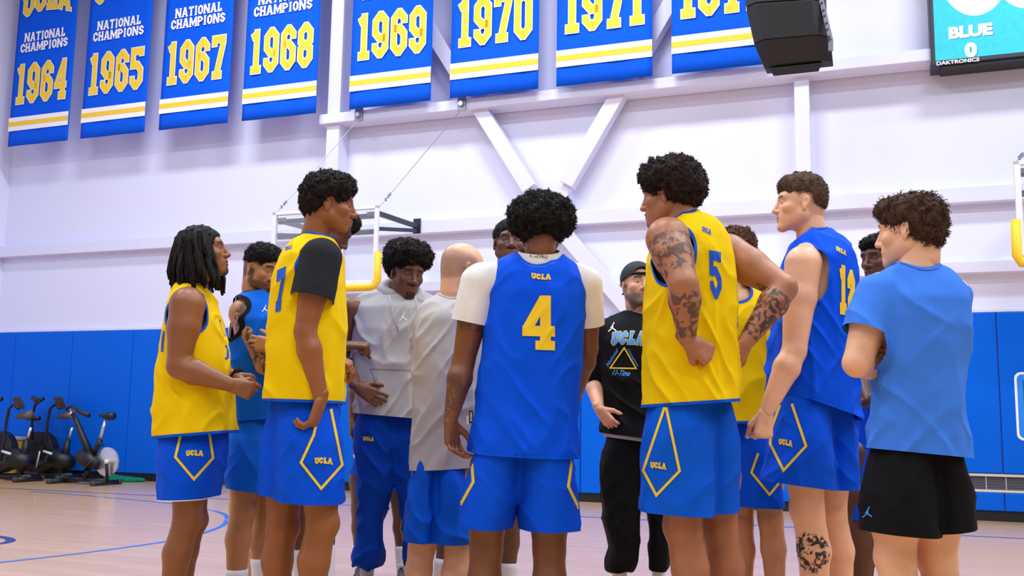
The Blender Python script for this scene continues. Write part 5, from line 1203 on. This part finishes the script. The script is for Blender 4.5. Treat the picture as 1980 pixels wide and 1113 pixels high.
# --- curly brown hair, yellow, behind
p = Person('curly haired player in a yellow jersey behind the player with hands on hips', 5.0, 'c48d64')
p.head(1420, 492, -38, -14, 0, 1.0, broad=False, neck=(1418, 556, .03), paint={'brow': '2a1a12'})
p.torso([(548, 1398, 1440, .08), (560, 1375, 1465, .13), (580, 1362, 1484, .15), (620, 1358, 1490, .165), (700, 1360, 1492, .165), (760, 1365, 1488, .165), (840, 1370, 1486, .165)])
p.arm((1484, 612, .0), (1500, 722, .03), (1470, 838, -.1), 1.02, hand=((-.1, -.05, -1), (-.3, .9, 0), True, 'loose'), hs=1.08); p.arm((1366, 612, .05), (1350, 720, .1), (1370, 820, .05), 1.02, hand=((.1, 0, -1), (.5, .5, 0), False, 'relaxed'))
p.leg((1428, 830, .03), (1432, 1012, .03), (1436, 1180, .04), 1.08, foot=-30); p.leg((1475, 830, -.05), (1490, 1005, -.05), (1502, 1180, -.03), 1.05, foot=-30)
p.done()
g = p.garment('jersey', [(Stack(p.R), .03)], YEL, [p.hole(1494, 606, .075, 0, (1497, 640, 0), .05), p.hole(1360, 606, .07, 0), p.hole(1420, 560, .082, -.09), p.hem(1370, 818, 1486, 818)], TRB, fold=.008, seed=34)
p.text('number', g, '5', ((1421, 610), (1427, 610), (1427, 634), (1421, 634)), PB, t=.2)
g = p.shorts('shorts', [([(815, 1385, 1440, .13, .03), (880, 1390, 1440, .14, .03), (978, 1395, 1440, .14, .03)], (1395, 975, 1440, 976)), ([(815, 1425, 1488, .13, -.03), (880, 1424, 1500, .14, -.03), (985, 1424, 1512, .145, -.03)], (1424, 976, 1512, 979))], SHB, seed=35)
p.line('stripe', g, [(1466, 876), (1453, 913), (1488, 956), (1506, 934)], 4.5, PG)
p.hair([((0, -.03, .05), (.1, .115, .09)), ((0, .03, .08), (.088, .07, .06)), ((0, -.07, .0), (.085, .06, .08))], '5a3826', n=2400, ln=.016, r=.0032, curl=1.0, seed=36, amp=.011)

# --- number 12
p = Person('fair player with short brown hair in blue jersey 12 with calf tattoo', 4.4, 'e8b08c')
p.head(1546, 397, -96, 1, 0, 1.03, broad=False, neck=(1572, 466, 0), nr=(.058, .072), paint={'brow': '5a3d2a', 'crop': ('3c2a20', .85), 'fade': 1, 'lips': 'b06a58'})
p.torso([(446, 1562, 1604, .07), (456, 1545, 1626, .12), (470, 1532, 1638, .16), (500, 1520, 1648, .19), (540, 1512, 1655, .2), (600, 1500, 1656, .2), (660, 1492, 1656, .2), (720, 1488, 1656, .2), (830, 1488, 1656, .2)])
p.arm((1552, 512, -.16), (1536, 678, -.2), (1482, 796, -.24), 1.22, hand=((-.2, -.1, -1), (-.2, .9, .2), True, 'fist'), hs=1.1)
p.arm((1570, 512, .17), (1590, 660, .24), (1560, 760, .15), 1.1, hand=((-.3, 0, -1), (-.5, -.5, 0), False, 'loose'))
p.leg((1545, 800, -.08), (1562, 985, -.09), (1574, 1200, -.05), 1.2, foot=-95); p.leg((1610, 800, .08), (1608, 990, .08), (1628, 1200, .1), 1.12, foot=-95)
p.tatpatch = [(p.P(1566, 1068, -.13), .085, 1.0)]
p.done()
g = p.garment('jersey', [(Stack(p.R), .03)], BLU, [p.hole(1556, 512, .105, -.2, (1552, 575, -.2), .07), p.hole(1570, 512, .09, .2), p.neckcut(.07), p.hem(1512, 763, 1655, 812)], BLU, fold=.009, seed=37)
p.text('number', g, '1', ((1622, 509), (1638, 515), (1638, 609), (1622, 607)), PG, t=.24); p.text('number', g, '2', ((1638, 518), (1654, 524), (1652, 613), (1640, 609)), PG, t=.28); p.text('lettering', g, 'UCLA', ((1617, 475), (1636, 485), (1636, 494), (1617, 484)), PG, **UCLA)
g = p.shorts('shorts', [([(764, 1505, 1600, .15, -.06), (850, 1490, 1606, .16, -.06), (955, 1470, 1613, .165, -.06)], (1470, 926, 1613, 946)), ([(764, 1560, 1648, .15, .07), (850, 1580, 1652, .16, .07), (955, 1588, 1652, .165, .07)], (1588, 945, 1652, 946))], SHB, seed=38)
p.line('stripe', g, [(1508, 782), (1491, 830), (1489, 857), (1515, 909), (1558.5, 861.6), (1531, 780)], 5, PG); p.text('lettering', g, 'UCLA', ((1506, 848), (1532, 852), (1532, 864), (1506, 859)), PG, arch=.1, **UCLA)
p.hair([((0, -.016, .062), (.0775, .102, .074)), ((0, .03, .088), (.06, .062, .046)), ((0, -.02, .085), (.062, .08, .06)), ((0, -.06, .02), (.066, .06, .08))], '56402f', n=3200, ln=.012, r=.002, curl=.13, seed=39, amp=.003, flow=lambda P: np.stack([P[:, 0]*2, np.where(P[:, 1] > .04, .35, -1), np.where(P[:, 1] > .04, .5, -.6)], 1), cuts=[Ell((0, .118, .0), (.062, .052, .078), op='-'), Ell((.1, .03, -.02), (.052, .1, .075), op='-'), Ell((-.1, .03, -.02), (.052, .1, .075), op='-'), Ell((0, .0, -.1), (.12, .2, .1), op='-')])

# --- dark player between 12 and the light blue tee
p = Person('player with short black curls in a blue jersey beside the sky blue tee', 4.85, '5d3826')
p.head(1703, 503, -62, -4, 0, 1.0, neck=(1712, 572, .03), paint={'crop': ('0e0a09', .9), 'lips': '5c302a', 'brow': '0c0706'})
p.torso([(566, 1690, 1735, .08), (578, 1672, 1755, .13), (600, 1660, 1768, .16), (660, 1655, 1772, .17), (740, 1654, 1772, .17), (800, 1652, 1770, .17), (880, 1648, 1770, .17)])
p.arm((1672, 620, -.05), (1662, 715, .0), (1680, 775, -.2), 1.05, hand=((.3, -.3, .1), (0, .9, -.3), False, 'fist'), hs=1.05); p.arm((1765, 620, .05), (1780, 715, .08), (1740, 760, -.1), 1.05, hand=((-.9, 0, .1), (0, .9, 0), True, 'hip'))
p.leg((1672, 880, -.03), (1660, 1018, -.03), (1662, 1180, 0), 1.12, foot=-60); p.leg((1735, 880, .05), (1742, 1018, .05), (1745, 1180, .06), 1.12, foot=-60)
p.done()
g = p.garment('jersey', [(Stack(p.R), .03)], BLU, [p.hole(1668, 615, .085, -.05), p.hole(1768, 615, .085, .05), p.neckcut(.07), p.hem(1650, 862, 1770, 880)], BLU, fold=.009, seed=40)
p.line('number', g, [(1658, 732), (1662, 742), (1672, 746), (1683, 742), (1688, 734)], 4.5, PG)
p.shorts('shorts', [([(850, 1650, 1712, .14), (920, 1640, 1710, .15), (1008, 1627, 1702, .155)], (1627, 1002, 1702, 998)), ([(850, 1706, 1768, .14), (920, 1706, 1775, .15), (1008, 1708, 1782, .155)], (1708, 1000, 1782, 1000))], SHB, seed=41)
p.hair([((0, -.02, .06), (.083, .102, .08)), ((0, .05, .085), (.068, .05, .036))], '0e0b0b', n=1900, ln=.012, seed=42, amp=.006, cuts=[Ell((0, .118, -.01), (.068, .06, .082), op='-')]+FACE_CUT[1:])

# --- sky blue tee
p = Person('man in a sky blue tee and black shorts with folded arms seen from behind', 3.46, 'e6b08c')
p.head(1757, 449, -128, -4, 0, 1.02, broad=False, neck=(1772, 520, -.02), nr=(.058, .066), paint={'brow': '4a3326', 'lips': 'b06a58', 'crop': ('3a281e', .5)})
p.torso([(506, 1738, 1806, .07), (514, 1720, 1828, .11), (526, 1700, 1842, .135), (548, 1690, 1856, .15), (580, 1684, 1866, .16), (620, 1682, 1869, .165), (670, 1686, 1866, .165), (710, 1692, 1858, .16), (760, 1692, 1854, .155), (820, 1686, 1858, .155), (910, 1672, 1868, .16)])
p.arm((1700, 570, -.02), (1657, 702, -.06), (1735, 705, .2), 1.15, hand=((.9, .3, .1), (.3, .8, 0), True, 'flat')); p.arm((1838, 575, .03), (1842, 690, .14), (1724, 690, .07), 1.12, hand=((-.42, -.85, .08), (-.9, .42, -.1), False, 'loose'), hs=.98)
p.leg((1730, 900, 0), (1732, 1078, 0), (1736, 1300, 0), 1.14, foot=-135, shoe='e2e2e6', sock=.2); p.leg((1812, 900, .05), (1812, 1078, .05), (1826, 1300, .06), 1.12, foot=-135, shoe='e2e2e6', sock=.2)
p.done()
a, ca = sleeve(p.arms[0][0], p.arms[0][1], .58, .08, .083, .03); b, cb = sleeve(p.arms[1][0], p.arms[1][1], .6, .07, .075)
g = p.garment('tee', [(Stack(p.R), .03), a, b], LBL, [ca, cb, p.neckcut(.068, .0), p.hem(1673, 865, 1866, 884)], LBL, fold=.008, seed=43, trim_w=.013, trimname='collar_rib', hemtrim=[0, 0, 1, 0], ff=(5, 5, 3.5))
g = p.shorts('shorts', [([(862, 1678, 1790, .15), (950, 1673, 1800, .155), (1040, 1669, 1803, .16)], (1669, 1024, 1803, 1033)), ([(862, 1765, 1862, .15, .04), (950, 1775, 1868, .155, .04), (1040, 1785, 1874, .16, .04)], (1785, 1030, 1874, 1018))], BLK, seed=44)
p.jumper(g, 1677, 990, 19, PSKY)
p.hair([((0, -.02, .048), (.088, .114, .088)), ((0, .05, .085), (.07, .055, .045)), ((0, -.06, -.0), (.076, .062, .075))], '4a3122', n=3200, ln=.024, r=.0024, curl=.22, seed=45, amp=.007, flow=lambda P: np.stack([P[:, 0]*3, -.6+0*P[:, 1], -.9+0*P[:, 1]], 1))

# --- hidden man behind the folded arms player
p = Person('fair legged man in white shorts mostly hidden behind the folded arms player', 5.6, 'cf9270', fine=False)
p.head(512, 540, 60, 0, 0, .95, broad=False, neck=(505, 605, .05), eyes=False)
p.torso([(600, 480, 528, .08), (612, 462, 545, .13), (650, 458, 550, .15), (740, 458, 548, .15), (850, 455, 535, .15)])
p.arm((462, 640, .05), (470, 740, .12), (490, 790, .1), .95, hand=((.6, 0, -.6), (0, 1, 0), False, 'loose')); p.arm((546, 640, .05), (552, 740, .1), (545, 810, .1), .95, hand=((0, 0, -1), (-1, .2, 0), True, 'relaxed'))
p.leg((475, 850, 0), (462, 975, .05), (466, 1090, .1), .95, foot=40, shoe='c8c8d0'); p.leg((505, 850, 0), (500, 975, -.05), (487, 1105, -.1), .95, foot=20, shoe='c8c8d0')
p.done()
p.garment('tee', [(Stack(p.R), .03)], WHT, [p.hole(462, 640, .075, .05), p.hole(546, 640, .075, .05), p.neckcut(.07), p.hem(455, 840, 535, 840)], seed=46)
p.shorts('shorts', [([(835, 448, 498, .12), (880, 442, 496, .13), (940, 439, 494, .13)], (439, 935, 494, 937)), ([(835, 490, 535, .12), (880, 488, 535, .13), (940, 488, 535, .13)], (488, 937, 535, 937))], WHT, seed=47)

# --- green towel on the floor by the bikes
c = onfloor(240, 931)
V, Q = field_mesh([(Ell(c+np.array([-.12, 0, .03]), (.16, .12, .07)), .02), (Ell(c+np.array([.1, .02, .025]), (.2, .09, .045)), .03), (Ell(c+np.array([-.2, .02, .05]), (.1, .08, .06)), .03)], .012)
V += normals(V, Q)*(.018*fbm(V*14, 3))[:, None]; V[:, 2] = np.maximum(V[:, 2], .002)
tag(link('towel', fastmesh('towel', V-c, Q), None, cloth('towel_green', '0f7a62'), c), 'crumpled green towel on the floor by the spin bike', 'towel')
